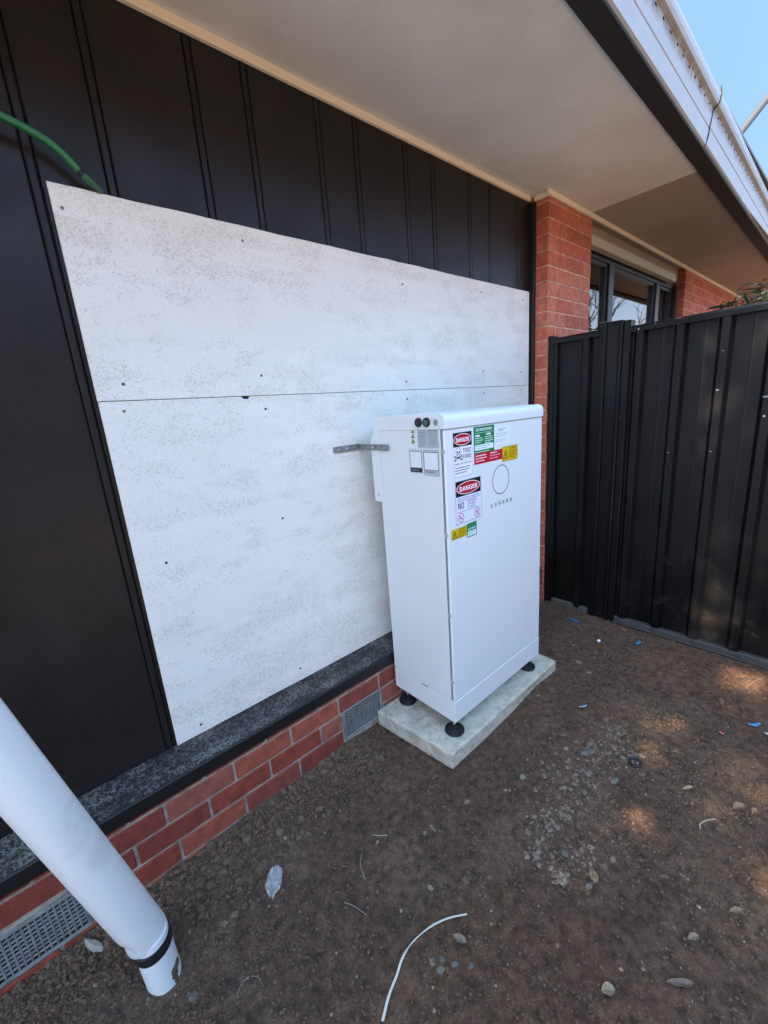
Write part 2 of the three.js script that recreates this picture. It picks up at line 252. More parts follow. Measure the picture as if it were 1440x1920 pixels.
// ---------------------------------------------------------------- house: clad wall with ledge
const wall = thing('clad_wall', 'dark charcoal wall of vertical grooved boards under the eave', 'wall', [0, -1.13, 0]);
{
  const cs = []; for (let k = -2; k < 6; k++) cs.push(0.184 + 0.4615 * k, 0.364 + 0.4615 * k);
  let prev = -0.95;
  const Z0 = -0.03, ZF = -0.0105;
  for (const c of cs) {
    if (c < 0 || c > 2.58) continue;
    mesh('board', local(cbox(prev, c - 0.0128, -1.125, 1.17, Z0, ZF + rr(-0.0008, 0.0004), 0.003), wall), charcoal, wall);
    mesh('cover_strip', local(cbox(c - 0.0095, c + 0.0095, -1.125, 1.17, Z0, ZF + 0.001, 0.003), wall), charcoal, wall);
    prev = c + 0.0128;
  }
  mesh('board', local(cbox(prev, 2.622, -1.125, 1.17, Z0, ZF, 0.003), wall), charcoal, wall);
  mesh('board_backing', local(cbox(-12, 2.66, -1.2, 1.2, -0.09, -0.022, 0.002), wall), std({ color: C(0.008, 0.008, 0.009), roughness: 0.9 }), wall);
  mesh('board', local(cbox(-12, -0.956, -1.125, 1.17, Z0, ZF, 0.003), wall), charcoal, wall);
  mesh('corner_post', local(cbox(2.624, 2.649, -1.13, 1.14, -0.02, 0.022, 0.003), wall), blackPaint, wall);
  // ledge: sloping top with worn, speckled black paint
  const W = 2048, H = 128, a = tile(W, H, 330, 20, 71), b = tile(W, H, 190, 14, 72), d = tfbm(W, H, 30, 3, 73, 4), e = tile(W, H, 760, 46, 74);
  const worn = (i) => smooth(0.34, 0.84, a[i] * 0.45 + b[i] * 0.12 + e[i] * 0.5 + (d[i] - 0.5) * 0.55);
  const lt = tex(W, H, (i) => { const w = worn(i), f = 0.6 + 0.7 * d[i]; return [0.017 + w * 0.145 * f, 0.0155 + w * 0.128 * f, 0.0145 + w * 0.105 * f]; });
  const lb = tex(W, H, (i) => worn(i) * 0.7 + e[i] * 0.2, false);
  const lm = std({ map: rep(lt, 1 / 2.2, 1 / 0.13), bumpMap: rep(lb, 1 / 2.2, 1 / 0.13), bumpScale: 0.003, roughness: 0.62 });
  const n = 260, pos = [], uv = [], idx = [];
  for (let i = 0; i <= n; i++) { const x = -1.4 + 4.0 * i / n; for (let j = 0; j <= 6; j++) { const t = j / 6, z = -0.012 + 0.118 * t; pos.push(x, -1.127 - 0.026 * t + (fbm(x * 40, z * 40, 3, 3) - 0.5) * 0.006 - (j === 6 ? 0.003 : 0), z); uv.push(x, z); } }
  for (let i = 0; i < n; i++) for (let j = 0; j < 6; j++) { const k = i * 7 + j; idx.push(k, k + 1, k + 7, k + 1, k + 8, k + 7); }
  const g = new THREE.BufferGeometry(); g.setAttribute('position', new THREE.Float32BufferAttribute(pos, 3)); g.setAttribute('uv', new THREE.Float32BufferAttribute(uv, 2)); g.setIndex(idx); g.computeVertexNormals();
  const sill = mesh('ledge', local(sweepX([[-0.03, -1.21], [0.109, -1.212], [0.111, -1.208], [0.111, -1.163], [0.107, -1.157], [-0.03, -1.137]], -12, 2.6), wall), blackPaint, wall);
  const face = mesh('ledge_top', local(g, wall), lm, sill); face.userData.label = 'worn grey speckled paint on top of the ledge';
  sill.userData.label = 'black painted ledge with a sloping top along the wall foot';
}

// ---------------------------------------------------------------- brick base, air vents
const base = thing('brick_wall', 'low red brick wall with pale mortar below the black ledge', 'wall', [0, -1.7, 0.05]);
{
  mesh('mortar', local(cbox(-12, 2.648, -1.9, -1.19, -0.05, 0.0945, 0.002), base), mortar, base);
  const vents = [[0.850, 1.078, -1.4665, -1.3155], [-0.368, -0.138, -1.492, -1.335]];
  const rows = [[-1.2355, 0.009], [-1.3215, 0.1135], [-1.4075, 0.009], [-1.4935, 0.1325], [-1.5795, 0.02], [-1.6655, 0.13]];
  rows.forEach(([y, ph], r) => {
    for (let k = -4; k < 12; k++) {
      let x0 = ph + 0.2404 * k + 0.005, x1 = x0 + 0.2304, y0 = y + 0.004, y1 = y + 0.080; if (r === 0) y1 = -1.195;
      if (x1 > 2.645) x1 = 2.645; if (x1 - x0 < 0.03) continue;
      const pieces = [[x0, x1]];
      let out = pieces;
      for (const [a, b, va, vb] of vents) if (y1 > va + 0.012 && y0 < vb - 0.012) out = out.flatMap(([p, q]) => q < a - 0.01 || p > b + 0.01 ? [[p, q]] : [[p, a - 0.01], [b + 0.01, q]].filter(([u, v]) => v - u > 0.02));
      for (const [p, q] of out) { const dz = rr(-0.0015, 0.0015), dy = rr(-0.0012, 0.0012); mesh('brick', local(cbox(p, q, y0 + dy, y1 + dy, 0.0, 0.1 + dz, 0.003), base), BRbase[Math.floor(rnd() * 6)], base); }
    }
  });
  const ventMat = std({ color: C(0.27, 0.28, 0.28), map: rep(texMort, 4), roughness: 0.75, bumpMap: rep(bump256, 8), bumpScale: 0.002 });
  vents.forEach(([a, b, y0, y1], v) => {
    const gs = [], nc = v ? 14 : 15, nr = v ? 9 : 11, m = 0.011, Z = 0.103;
    gs.push(cbox(a, b, y0, y0 + m, 0.08, Z, 0.0015), cbox(a, b, y1 - m, y1, 0.08, Z, 0.0015), cbox(a, a + m, y0 + m, y1 - m, 0.08, Z, 0.0015), cbox(b - m, b, y0 + m, y1 - m, 0.08, Z, 0.0015));
    const w = (b - a - 2 * m) / nc, h = (y1 - y0 - 2 * m) / nr, tw = w * (v ? 0.16 : 0.14), th = h * (v ? 0.22 : 0.14);
    for (let i = 1; i < nc; i++) gs.push(cbox(a + m + w * i - tw, a + m + w * i + tw, y0 + m, y1 - m, 0.084, Z - 0.003, 0.001));
    for (let j = 1; j < nr; j++) gs.push(cbox(a + m, b - m, y0 + m + h * j - th, y0 + m + h * j + th, 0.084, Z - 0.0035, 0.001));
    const f = mesh('air_vent', local(merge(gs), base), ventMat, base); f.userData.label = v ? 'grey slotted air vent behind the white downpipe' : 'grey square-holed air vent beside the concrete slab';
    mesh('vent_cavity', local(cbox(a + 0.002, b - 0.002, y0 + 0.002, y1 - 0.002, 0.07, 0.0955, 0.001), base), std({ color: C(0.005, 0.005, 0.006), roughness: 1 }), f);
  });
}

// ---------------------------------------------------------------- brick piers
function brickPier(label, x0, x1, yBot, yTop, zF, mats, phase, mort, leftFace) {
  const t = thing('brick_pier', label, 'wall', [(x0 + x1) / 2, yBot, 0]);
  mesh('mortar', local(cbox(x0 + 0.004, x1 - 0.004, yBot, yTop, -0.08, zF - 0.0035, 0.002), t), mort, t);
  let y = phase; while (y > yBot) y -= 0.0858; let r = Math.round((y - phase) / 0.0858);
  for (; y < yTop; y += 0.0858, r++) {
    const odd = ((r % 2) + 2) % 2; let x = x0, first = true;
    while (x < x1 - 0.02) {
      let w = first && odd ? 0.110 : 0.230; first = false; if (x + w > x1 - 0.03) w = x1 - x;
      const y0 = Math.max(yBot, y), y1 = Math.min(yTop, y + 0.0765), dz = rr(-0.001, 0.0012);
      if (y1 - y0 > 0.01) mesh('brick', local(cbox(x, x + w, y0, y1, -0.06, zF + dz, 0.0025), t), mats[Math.floor(rnd() * mats.length)], t);
      x += w + 0.0095;
    }
  }
  return t;
}
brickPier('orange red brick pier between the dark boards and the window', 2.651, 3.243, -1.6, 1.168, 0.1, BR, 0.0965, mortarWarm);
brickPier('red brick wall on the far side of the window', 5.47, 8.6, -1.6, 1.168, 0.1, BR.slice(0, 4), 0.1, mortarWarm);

// ---------------------------------------------------------------- window and shutter pelmet
{
  const w = thing('house_window', 'dark framed three pane window reflecting pale sky beside the brick pier', 'window', [4.35, -0.1, 0]);
  const F = aluBlack, zf = 0.012, zb = -0.045;
  const fr = (x0, x1, y0, y1, za = zb, zc = zf) => local(cbox(x0, x1, y0, y1, za, zc, 0.003), w);
  mesh('frame', merge([fr(3.246, 5.468, 0.975, 1.05), fr(3.246, 5.468, -0.1, -0.04), fr(3.246, 3.30, -0.04, 0.975), fr(5.41, 5.468, -0.04, 0.975)]), F, w);
  mesh('mullion', fr(3.775, 3.865, -0.04, 0.975, zb, 0.02), F, w);
  mesh('mullion', fr(4.885, 4.975, -0.04, 0.975, zb, 0.02), F, w);
  const glass = phys({ color: C(0.85, 0.88, 0.88), transmission: 1, thickness: 0, roughness: 0.015, ior: 1.75 });
  for (const [a, b] of [[3.30, 3.775], [3.865, 4.885], [4.975, 5.41]]) {
    mesh('pane', fr(a, b, -0.04, 0.975, -0.022, -0.018), glass, w);
    mesh('sash', merge([fr(a, a + 0.03, -0.04, 0.975, -0.04, 0.002), fr(b - 0.03, b, -0.04, 0.975, -0.04, 0.002), fr(a + 0.03, b - 0.03, 0.945, 0.975, -0.04, 0.002)]), F, w);
  }
  mesh('wall_infill', local(cbox(3.246, 5.468, 1.05, 1.168, -0.06, 0.03, 0.002), w), soffitBrown, w);
  mesh('sill', local(cbox(3.246, 5.468, -0.2, -0.1, -0.06, 0.06, 0.004), w), F, w);
  const p = thing('shutter_box', 'long cream roller shutter box above the window', 'roller shutter', [4.3, 1.0, 0.05]);
  mesh('casing', local(sweepX([[0.031, 1.005], [0.078, 1.005], [0.084, 1.010], [0.084, 1.066], [0.070, 1.084], [0.031, 1.084]], 3.248, 5.20), p), pelmetMat, p);
  mesh('end_cap', local(cbox(5.201, 5.214, 1.0, 1.088, 0.031, 0.088, 0.004), p), pelmetMat, p);
  mesh('guide_rail', local(cbox(5.40, 5.425, -0.1, 1.0, 0.021, 0.05, 0.003), p), F, p);
  // dark room behind the glass
  const room = mesh('house_interior', merge([cbox(3.0, 5.8, -1.0, 1.5, -3.0, -2.9, 0.01), cbox(2.9, 3.0, -1.0, 1.5, -2.9, -0.1, 0.01), cbox(5.8, 5.9, -1.0, 1.5, -2.9, -0.1, 0.01), cbox(3.0, 5.8, 1.5, 1.6, -2.9, -0.1, 0.01), cbox(3.0, 5.8, -1.1, -1.0, -2.9, -0.1, 0.01)]), std({ color: C(0.10, 0.09, 0.085), roughness: 0.9 }));
  room.userData.kind = 'structure'; room.userData.label = 'dark room behind the window';
}
{ // body of the house behind its outer walls
  const b = mesh('house_body', merge([cbox(-12, 2.88, -1.7, 1.62, -7, -0.1, 0.01), cbox(5.92, 12, -1.7, 1.62, -7, -0.1, 0.01), cbox(2.9, 5.9, -1.7, 1.62, -7, -3.05, 0.01), cbox(8.62, 12, -1.7, 1.16, -0.09, 0.09, 0.01), cbox(3.246, 5.466, -1.7, -0.205, -0.09, 0.095, 0.004)]), BR[1]);
  b.userData.kind = 'structure'; b.userData.label = 'brick body of the house';
}

// ---------------------------------------------------------------- eave: soffit, trim, fascia, gutter, roof
{
  const e = thing('eave', 'wide white eave lining with cream trim and black fascia above the wall', 'eave', [2, 1.165, 0.72]);
  const joint = [-12, 3.205, 4.33, 5.53, 6.73, 12];
  for (let i = 0; i < 5; i++) { const s = mesh('soffit_panel', local(cbox(joint[i] + 0.002, joint[i + 1] - 0.002, 1.168 + (i ? 0.002 * (i % 2) : 0), 1.176, -0.06, 0.76, 0.002), e), i ? soffitBrown : soffitWhite, e); if (i) s.userData.label = 'unpainted brown soffit panel'; else s.userData.label = 'white painted soffit panel'; }
  const q = (z, y) => [[z, y], [z + 0.012, y], [z + 0.015, y + 0.003], [z + 0.015, y + 0.026], [z, y + 0.026]];
  mesh('trim', local(sweepX(q(-0.0105, 1.1415), -12, 2.611), e), trimMat, e);
  mesh('trim', local(sweepX(q(0.101, 1.1415), 2.612, 8.6), e), trimMat, e);
  { const g = sweepX(q(0, 1.1415), 0, 0.086); g.rotateY(Math.PI / 2 * -1); g.translate(2.649, 0, 0.0145); mesh('trim', local(g, e), trimMat, e); }
  const fa = mesh('fascia_board', local(merge([cbox(-12, 12, 1.1655, 1.37, 0.722, 0.764, 0.003), cbox(-12, 12, 1.152, 1.1650, 0.722, 0.797, 0.002)]), e), fasciaMat, e); fa.rotation.y = 0.021;
  fa.userData.label = 'black painted fascia board';
}
{
  const g = thing('gutter', 'white metal gutter with rusty overflow slots along the eave', 'gutter', [2, 1.165, 0.8]); g.rotation.y = 0.021;
  const prof = (d) => [[0.766, 1.1655], [0.796 + d, 1.1655], [0.804 + d, 1.171], [0.8125 + d, 1.232], [0.8095 + d, 1.2345], [0.8095 + d, 1.2375], [0.813 + d, 1.240], [0.8205 + d, 1.296], [0.822 + d, 1.312], [0.829 + d, 1.317], [0.8385 + d, 1.3215], [0.845 + d, 1.333], [0.8465 + d, 1.350], [0.844 + d, 1.368], [0.836 + d, 1.377], [0.828 + d, 1.372], [0.832 + d, 1.36], [0.834 + d, 1.34], [0.815 + d, 1.322], [0.806 + d, 1.24], [0.799 + d, 1.176], [0.770, 1.172], [0.770, 1.37], [0.766, 1.37]];
  const uvs = (q) => { const p = q.attributes.position, u = q.attributes.uv; for (let i = 0; i < p.count; i++) u.setXY(i, p.getX(i) / 2.7, clamp((p.getY(i) - 1.165) / 0.215, 0.01, 0.99)); return q; };
  mesh('gutter_length', local(uvs(sweepX(prof(0), -12, 2.915)), g), gutterMat, g);
  mesh('gutter_length', local(uvs(sweepX(prof(0.0025), 2.921, 12)), g), gutterMat, g);
  const black = std({ color: C(0.006, 0.006, 0.006), roughness: 1 });
  for (let k = 0; k < 40; k++) { const x = 1.35 + k * 0.092; if (Math.abs(x - 2.918) < 0.02) continue; mesh('overflow_slot', local(cbox(x, x + 0.016, 1.300, 1.3065, 0.815, 0.8228 + (x > 2.918 ? 0.0025 : 0), 0.0008), g), black, g); }
  const sg = tube([[2.917, 1.166, 0.802], [2.92, 1.20, 0.810], [2.913, 1.235, 0.8145], [2.918, 1.27, 0.8185], [2.914, 1.30, 0.823], [2.92, 1.325, 0.842], [2.917, 1.35, 0.8485], [2.919, 1.385, 0.846], [2.921, 1.395, 0.844]], 0.0028, 40, 6);
  const jn = mesh('joint_sealant', local(sg, g), std({ color: C(0.03, 0.02, 0.016), roughness: 0.7 }), g); jn.userData.label = 'dark sealant bead across the gutter joint';
  const r = thing('house_roof', 'sloping metal roof of the house above the gutter', 'roof', [0, 1.38, 0.8]);
  const sl = sweepX([[0.815, 1.372], [0.815, 1.386], [-4.5, 3.39], [-7.5, 1.7], [-7.5, 1.66], [-4.5, 3.36]], -12.2, 12.2);
  mesh('roof_sheet', local(sl, r), std({ color: C(0.2, 0.2, 0.2), roughness: 0.6 }), r);
  mesh('gable', local(cbox(-12, 12, 1.63, 1.66, -7.2, -0.1, 0.01), r), fasciaMat, r);
  const p = thing('stay_pole', 'grey metal pole rising above the gutter against the sky', 'pole', [4.0, 1.6, 0.719]);
  const dir = V(0.155, 0.19, 0.088).normalize(), a = V(4.0, 1.6, 0.719).addScaledVector(dir, -0.22);
  mesh('tube', local(cyl(0.021, 0.021, 3.2, a.clone().addScaledVector(dir, 1.6).toArray(), dir.toArray(), 20), p), std({ color: C(0.09, 0.088, 0.09), metalness: 0.2, roughness: 0.6 }), p);
  mesh('bracket', local(cyl(0.04, 0.032, 0.05, a.toArray(), dir.toArray(), 16), p), darkSteel, p);
}

// ---------------------------------------------------------------- cement sheets
function sheet(label, shapePts, mat, screws) {
  const t = thing('cement_sheet', label, 'wall sheet', [1.41, shapePts[0][1], 0]);
  const g = new THREE.ExtrudeGeometry(new THREE.Shape(shapePts.map((p) => new THREE.Vector2(...p))), { depth: 0.0075, bevelEnabled: true, bevelSize: 0.0012, bevelThickness: 0.0012, bevelSegments: 1 });
  g.translate(0, 0, -0.0088);
  mesh('board', local(g, t), mat, t);
  for (const [x, y, rust] of screws) {
    const sg = new THREE.CylinderGeometry(0.0042, 0.0048, 0.0022, 14); sg.rotateX(Math.PI / 2); sg.translate(x, y, 0.0006);
    const s = mesh('screw', local(sg, t), rust ? std({ color: C(0.30, 0.24, 0.20), metalness: 0.5, roughness: 0.6 }) : darkSteel, t);
    const hg = new THREE.CylinderGeometry(0.0016, 0.0016, 0.0024, 6); hg.rotateX(Math.PI / 2); hg.translate(x, y, 0.001);
    mesh('drive_recess', local(hg, t), rubber, s);
  }
  return t;
}
{
  const edge = (x0, y0, x1, y1, n, a) => { const o = []; for (let i = 1; i < n; i++) { const t = i / n; o.push([x0 + (x1 - x0) * t, y0 + (y1 - y0) * t + (fbm(t * n * 0.4, y0 * 9, 2, 3) - 0.5) * a]); } return o; };
  const jl = 0.0885, jr = 0.0875;
  sheet('upper white mottled cement sheet with a long straight joint along its bottom', [[0.2085, jl], [2.607, jr], [2.6085, 0.6455], ...edge(2.6085, 0.6455, 0.2085, 0.6455, 70, 0.005), [0.2085, 0.6455]], sheetMat,
    [[0.229, 0.589, 1], [0.733, 0.600, 1], [1.496, 0.556], [2.103, 0.589], [2.533, 0.591], [0.282, 0.135], [0.733, 0.157], [1.482, 0.126], [2.11, 0.173], [2.517, 0.17]]);
  sheet('taller lower white mottled cement sheet standing on the black ledge behind the cabinet', [[0.2085, -1.124], ...edge(0.2085, -1.124, 2.607, -1.127, 60, 0.004), [2.607, -1.127], [2.607, jr - 0.0045], [0.678, jl - 0.0045], [0.673, jl - 0.014], [0.650, jl - 0.0125], [0.643, jl - 0.0045], [0.2095, jl - 0.0045]], sheetMat2,
    [[0.269, 0.056, 1], [0.731, 0.037], [1.479, 0.043], [2.111, 0.051], [2.518, 0.062], [0.739, -0.391], [0.295, -0.444], [0.295, -1.089], [0.723, -1.07]]);
}

// ---------------------------------------------------------------- green conduit
{
  const t = thing('green_conduit', 'green plastic tube bending down behind the top of the cement sheet', 'conduit', [0.33, 0.65, 0.01]);
  const green = phys({ color: C(0.014, 0.20, 0.07), roughness: 0.35, map: rep(texMort, 6), clearcoat: 0.3, clearcoatRoughness: 0.3 }), worn = phys({ color: C(0.045, 0.17, 0.09), roughness: 0.5, map: rep(texMort, 9) });
  mesh('tube', local(tube([[-0.25, 0.78, 0.12], [-0.1, 0.775, 0.085], [0.02, 0.768, 0.062], [0.137, 0.745, 0.045], [0.187, 0.735, 0.04], [0.236, 0.715, 0.036], [0.268, 0.69, 0.03], [0.281, 0.677, 0.027]], 0.0098, 60, 20), t), green, t);
  mesh('joint_gap', local(tube([[0.279, 0.679, 0.0275], [0.2835, 0.6745, 0.0265], [0.288, 0.670, 0.0255]], 0.0088, 8, 18), t), rubber, t);
  mesh('end_piece', local(capTube([[0.2865, 0.6715, 0.026], [0.300, 0.6635, 0.021], [0.315, 0.656, 0.013], [0.326, 0.651, 0.0055], [0.331, 0.648, 0.001]], 0.0096, 0.0062, 24, 20), t), worn, t);
}

// ---------------------------------------------------------------- downpipe
{
  const t = thing('downpipe', 'leaning white plastic downpipe with a black rubber band over its stub', 'pipe', [0, -1.53, 0.365]);
  const A = V(-0.016, -1.38, 0.354), d = V(-0.187, 1, 0.0996).normalize(), L = 3.1, R = 0.051;
  // upper pipe with a small heat dent near its foot
  const n = 90, m = 48, pos = [], uv = [], idx = [], e1 = V(1, 0, 0).addScaledVector(d, -d.x).normalize(), e2 = d.clone().cross(e1);
  for (const [rad, flip] of [[R, 0], [R - 0.0032, 1]]) {
    const b0 = pos.length / 3;
    for (let i = 0; i <= n; i++) { const s = 0.012 + L * Math.pow(i / n, 1.8); for (let j = 0; j <= m; j++) {
      const a = j / m * Math.PI * 2, c = V(0, 0, 0).addScaledVector(e1, Math.cos(a)).addScaledVector(e2, Math.sin(a));
      const fx = c.x * 0.9 + c.z * 0.0, dent = Math.exp(-(((s - 0.055) / 0.022) ** 2)) * Math.exp(-(((c.x + 0.86) / 0.30) ** 2)) * 0.006 * (c.z > -0.3 ? 1 : 0);
      const rr_ = rad - dent - (i === 0 && !flip ? 0.0012 : 0) + 0.0009 * Math.sin(2 * a + 0.6);
      const p = A.clone().addScaledVector(d, s).addScaledVector(c, rr_); pos.push(p.x, p.y, p.z); uv.push(a * 0.05, s);
    } }
    for (let i = 0; i < n; i++) for (let j = 0; j < m; j++) { const k = b0 + i * (m + 1) + j, q = k + m + 1; if (flip) idx.push(k, k + 1, q, k + 1, q + 1, q); else idx.push(k, q, k + 1, k + 1, q, q + 1); }
  }
  for (let j = 0; j < m; j++) { const q = (n + 1) * (m + 1); idx.push(j, j + 1, q + j, j + 1, q + j + 1, q + j); }
  const g = new THREE.BufferGeometry(); g.setAttribute('position', new THREE.Float32BufferAttribute(pos, 3)); g.setAttribute('uv', new THREE.Float32BufferAttribute(uv, 2)); g.setIndex(idx); g.computeVertexNormals();
  mesh('upper_pipe', local(g, t), pvc, t);
  const sb = [[-0.003, -1.62, 0.358], [-0.0135, -1.33, 0.364]], sd = V(sb[1][0] - sb[0][0], sb[1][1] - sb[0][1], sb[1][2] - sb[0][2]).normalize();
  const stub = new THREE.LatheGeometry([[0.0452, -0.16], [0.0452, 0.12], [0.041, 0.12]].map((p) => new THREE.Vector2(...p)), 48);
  stub.applyQuaternion(new THREE.Quaternion().setFromUnitVectors(V(0, 1, 0), sd)); stub.translate(-0.008, -1.48, 0.361);
  const st = mesh('stub_pipe', local(stub, t), pvc, t);
  const mud = std({ color: C(0.12, 0.078, 0.052), roughness: 1 });
  const band = new THREE.LatheGeometry([[0.044, -0.021], [0.0485, -0.0205], [0.0496, -0.017], [0.0498, 0], [0.0496, 0.017], [0.0485, 0.0205], [0.044, 0.021]].map((p) => new THREE.Vector2(...p)), 48);
  band.applyQuaternion(new THREE.Quaternion().setFromUnitVectors(V(0, 1, 0), sd.clone().lerp(d, 0.75).normalize())); band.translate(-0.0125, -1.398, 0.3595);
  mesh('rubber_band', local(band, t), rubber, t);
  for (let k = 0; k < 5; k++) { const a = rr(0.15, 1.0), y = rr(-1.545, -1.500) + (k === 0 ? 0.01 : 0), q = new THREE.IcosahedronGeometry(rr(0.006, 0.013), 1); q.scale(1, 1.2, 0.3); q.rotateY(Math.PI / 2 - a); q.translate(-0.008 + Math.cos(a) * 0.0455, y, 0.361 + Math.sin(a) * 0.0455); mesh('mud_smear', local(q, t), mud, st); }
}

// ---------------------------------------------------------------- slab
const slab = thing('concrete_slab', 'grey concrete slab with uneven edges under the white cabinet', 'slab', [1.52, -1.5, 0.32]);
{
  const g = roughBox(1, 0.08, 1, 110, 10, 60, 0.010, 0.0022, 30, 3), p = g.attributes.position;
  for (let i = 0; i < p.count; i++) {
    const u = p.getX(i) + 0.5, v = p.getZ(i) + 0.5, y = p.getY(i);
    const x0 = 1.040 + (1.085 - 1.040) * v, x1 = 1.992 + (1.986 - 1.992) * v; let X = x0 + (x1 - x0) * u, Z = 0.105 + (0.538 - 0.105) * v;
    const und = (fbm(X * 9, 3, 1, 4) - 0.5) * 0.006 * smooth(0.6, 1, v); Z += und - 0.012 * smooth(0.6, 1, v) * smooth(1.55, 1.75, X) * (1 - smooth(1.80, 1.95, X)) * (1 - smooth(-0.02, 0.035, y)) * (0.4 + 1.2 * fbm(X * 24, y * 20, 4, 3));
    X += (fbm(Z * 9, 7, 1, 3) - 0.5) * 0.016 * 0.5 * (Math.abs(u - 0.5) > 0.35 ? 1 : 0);
    p.setXYZ(i, X, -1.459 + y + (fbm(X * 30, Z * 30, 3, 4) - 0.5) * 0.004 * (y > 0.02 ? 1 : 0), Z);
  }
  g.computeVertexNormals(); planarUV(g);
  mesh('slab_body', local(g, slab), concrete, slab);
}

// ---------------------------------------------------------------- battery cabinet
const cab = thing('battery_cabinet', 'tall white battery cabinet with hazard stickers standing on black feet', 'battery cabinet', [1.512, -1.42, 0.31]);
const X0 = 1.162, X1 = 1.862, FZ = 0.4985;
{
  const P = (name, g, m) => mesh(name, local(g, cab), m, cab);
  const side = (x) => { const s = new THREE.Shape([[0.122, -1.229], [0.481, -1.229], [0.481, -0.083], [0.122, -0.083]].map(([z, y]) => new THREE.Vector2(-z, y))); return s; };
  P('body', cbox(X0, X1, -1.2285, -0.0835, 0.122, 0.4775, 0.0022), cabinetMat);
  P('door_seal', cbox(X0 + 0.004, X1 - 0.004, -1.228, -0.084, 0.4776, 0.4869, 0.001), std({ color: C(0.22, 0.23, 0.24), roughness: 0.8 }));
  const dr = P('door', cbox(X0 + 0.0015, X1, -1.2265, -0.0865, 0.487, FZ, 0.0032), cabinetMat);
  for (const y of [-0.166, -0.488, -0.825, -1.134]) mesh('hinge_knuckle', local(cyl(0.0095, 0.0095, 0.0022, [X0 + 0.0008, y, 0.4895], [1, 0, 0], 18), cab), std({ color: C(0.42, 0.43, 0.44), roughness: 0.5 }), dr);
  // lid with a rounded front
  const lid = [[0.112, -0.0825], [FZ + 0.003, -0.0825], [FZ + 0.0035, -0.058]];
  for (let k = 1; k <= 7; k++) { const a = k / 7 * Math.PI / 2; lid.push([FZ + 0.0035 - 0.026 * (1 - Math.cos(a)), -0.058 + 0.028 * Math.sin(a)]); }
  for (let k = 0; k <= 4; k++) { const a = k / 4 * Math.PI / 2; lid.push([0.122 - 0.010 * Math.sin(a), -0.040 + 0.010 * Math.cos(a)]); }
  const lg = new THREE.ExtrudeGeometry(new THREE.Shape(lid.map(([z, y]) => new THREE.Vector2(-z, y))), { depth: X1 - X0 + 0.001, bevelEnabled: true, bevelSize: 0.0015, bevelThickness: 0.0015, bevelSegments: 2 });
  lg.rotateY(Math.PI / 2); lg.translate(X0 - 0.0005, 0, 0); P('lid', lg, cabinetMat);
  // plinth
  P('plinth', merge([cbox(X0 - 0.001, X1 + 0.001, -1.334, -1.2315, 0.122, 0.499, 0.002)]), cabinetMat);
  P('scuff_mark', cbox(X0 - 0.0016, X0 + 0.001, -1.2335, -1.2305, 0.305, 0.345, 0.0006), std({ color: C(0.10, 0.09, 0.085), roughness: 0.9 }));
  // feet
  for (const [x, z] of [[1.197, 0.165], [1.200, 0.458], [1.826, 0.450], [1.826, 0.165]]) {
    const lp = [[0.0001, 0], [0.043, 0], [0.044, 0.002], [0.044, 0.007], [0.0425, 0.009], [0.037, 0.0095], [0.0365, 0.0135], [0.035, 0.015], [0.030, 0.0155], [0.0295, 0.019], [0.028, 0.0205], [0.022, 0.021], [0.0215, 0.024], [0.013, 0.0255], [0.0125, 0.034], [0.0001, 0.034]].map((p) => new THREE.Vector2(...p));
    const fg = toCreasedNormals(new THREE.LatheGeometry(lp, 36), 0.5); fg.translate(x, -1.4175, z); const f = P('foot', fg, rubber);
    const th = []; for (let y = 0; y < 0.055; y += 0.0028) th.push(new THREE.Vector2(0.0062, y), new THREE.Vector2(0.0052, y + 0.0014));
    const tg = new THREE.LatheGeometry(th, 16); tg.translate(x, -1.382, z); mesh('threaded_rod', local(tg, cab), steel, f);
    const ng = new THREE.CylinderGeometry(0.011, 0.011, 0.008, 6); ng.translate(x, -1.340, z); mesh('nut', local(ng, cab), steel, f);
  }
  // rear mounting plate on the side
  const mp = new THREE.Shape([[0.086, -0.122], [0.118, -0.083], [0.132, -0.083], [0.138, -0.10], [0.138, -0.392], [0.086, -0.392]].map(([z, y]) => new THREE.Vector2(-z, y)));
  for (const [z, y] of [[0.112, -0.128], [0.112, -0.362]]) { const h = new THREE.Path(); h.absarc(-z, y, 0.0045, 0, Math.PI * 2, true); mp.holes.push(h); }
  const mg = new THREE.ExtrudeGeometry(mp, { depth: 0.003, bevelEnabled: true, bevelSize: 0.0006, bevelThickness: 0.0006, bevelSegments: 1 }); mg.rotateY(Math.PI / 2); mg.translate(X0 - 0.0045, 0, 0);
  const plate = P('mounting_plate', mg, cabinetMat);
  mesh('bolt', local(cyl(0.007, 0.006, 0.006, [X0 - 0.006, -0.362, 0.112], [-1, 0, 0], 6), cab), steel, plate);
  // controls
  const knob = (z, y, r, c, cm) => { const k = P('push_button', new THREE.LatheGeometry([[0.0001, 0.006], [r * 0.66, 0.006], [r * 0.72, 0.0085], [r * 0.95, 0.0085], [r, 0.006], [r, 0]].map((p) => new THREE.Vector2(...p)), 32).rotateZ(Math.PI / 2).translate(X0 - 0.0003, y, z), std({ color: C(0.012, 0.012, 0.012), roughness: 0.35 })); mesh('cap', local(cyl(r * 0.66, r * 0.60, 0.004, [X0 - 0.0075, y, z], [-1, 0, 0], 28), cab), cm, k); k.userData.label = c; };
  knob(0.378, -0.0565, 0.0175, 'black push button', phys({ color: C(0.02, 0.018, 0.02), roughness: 0.25 }));
  knob(0.419, -0.0570, 0.0175, 'green push button', phys({ color: C(0.03, 0.12, 0.05), roughness: 0.25, clearcoat: 0.5 }));
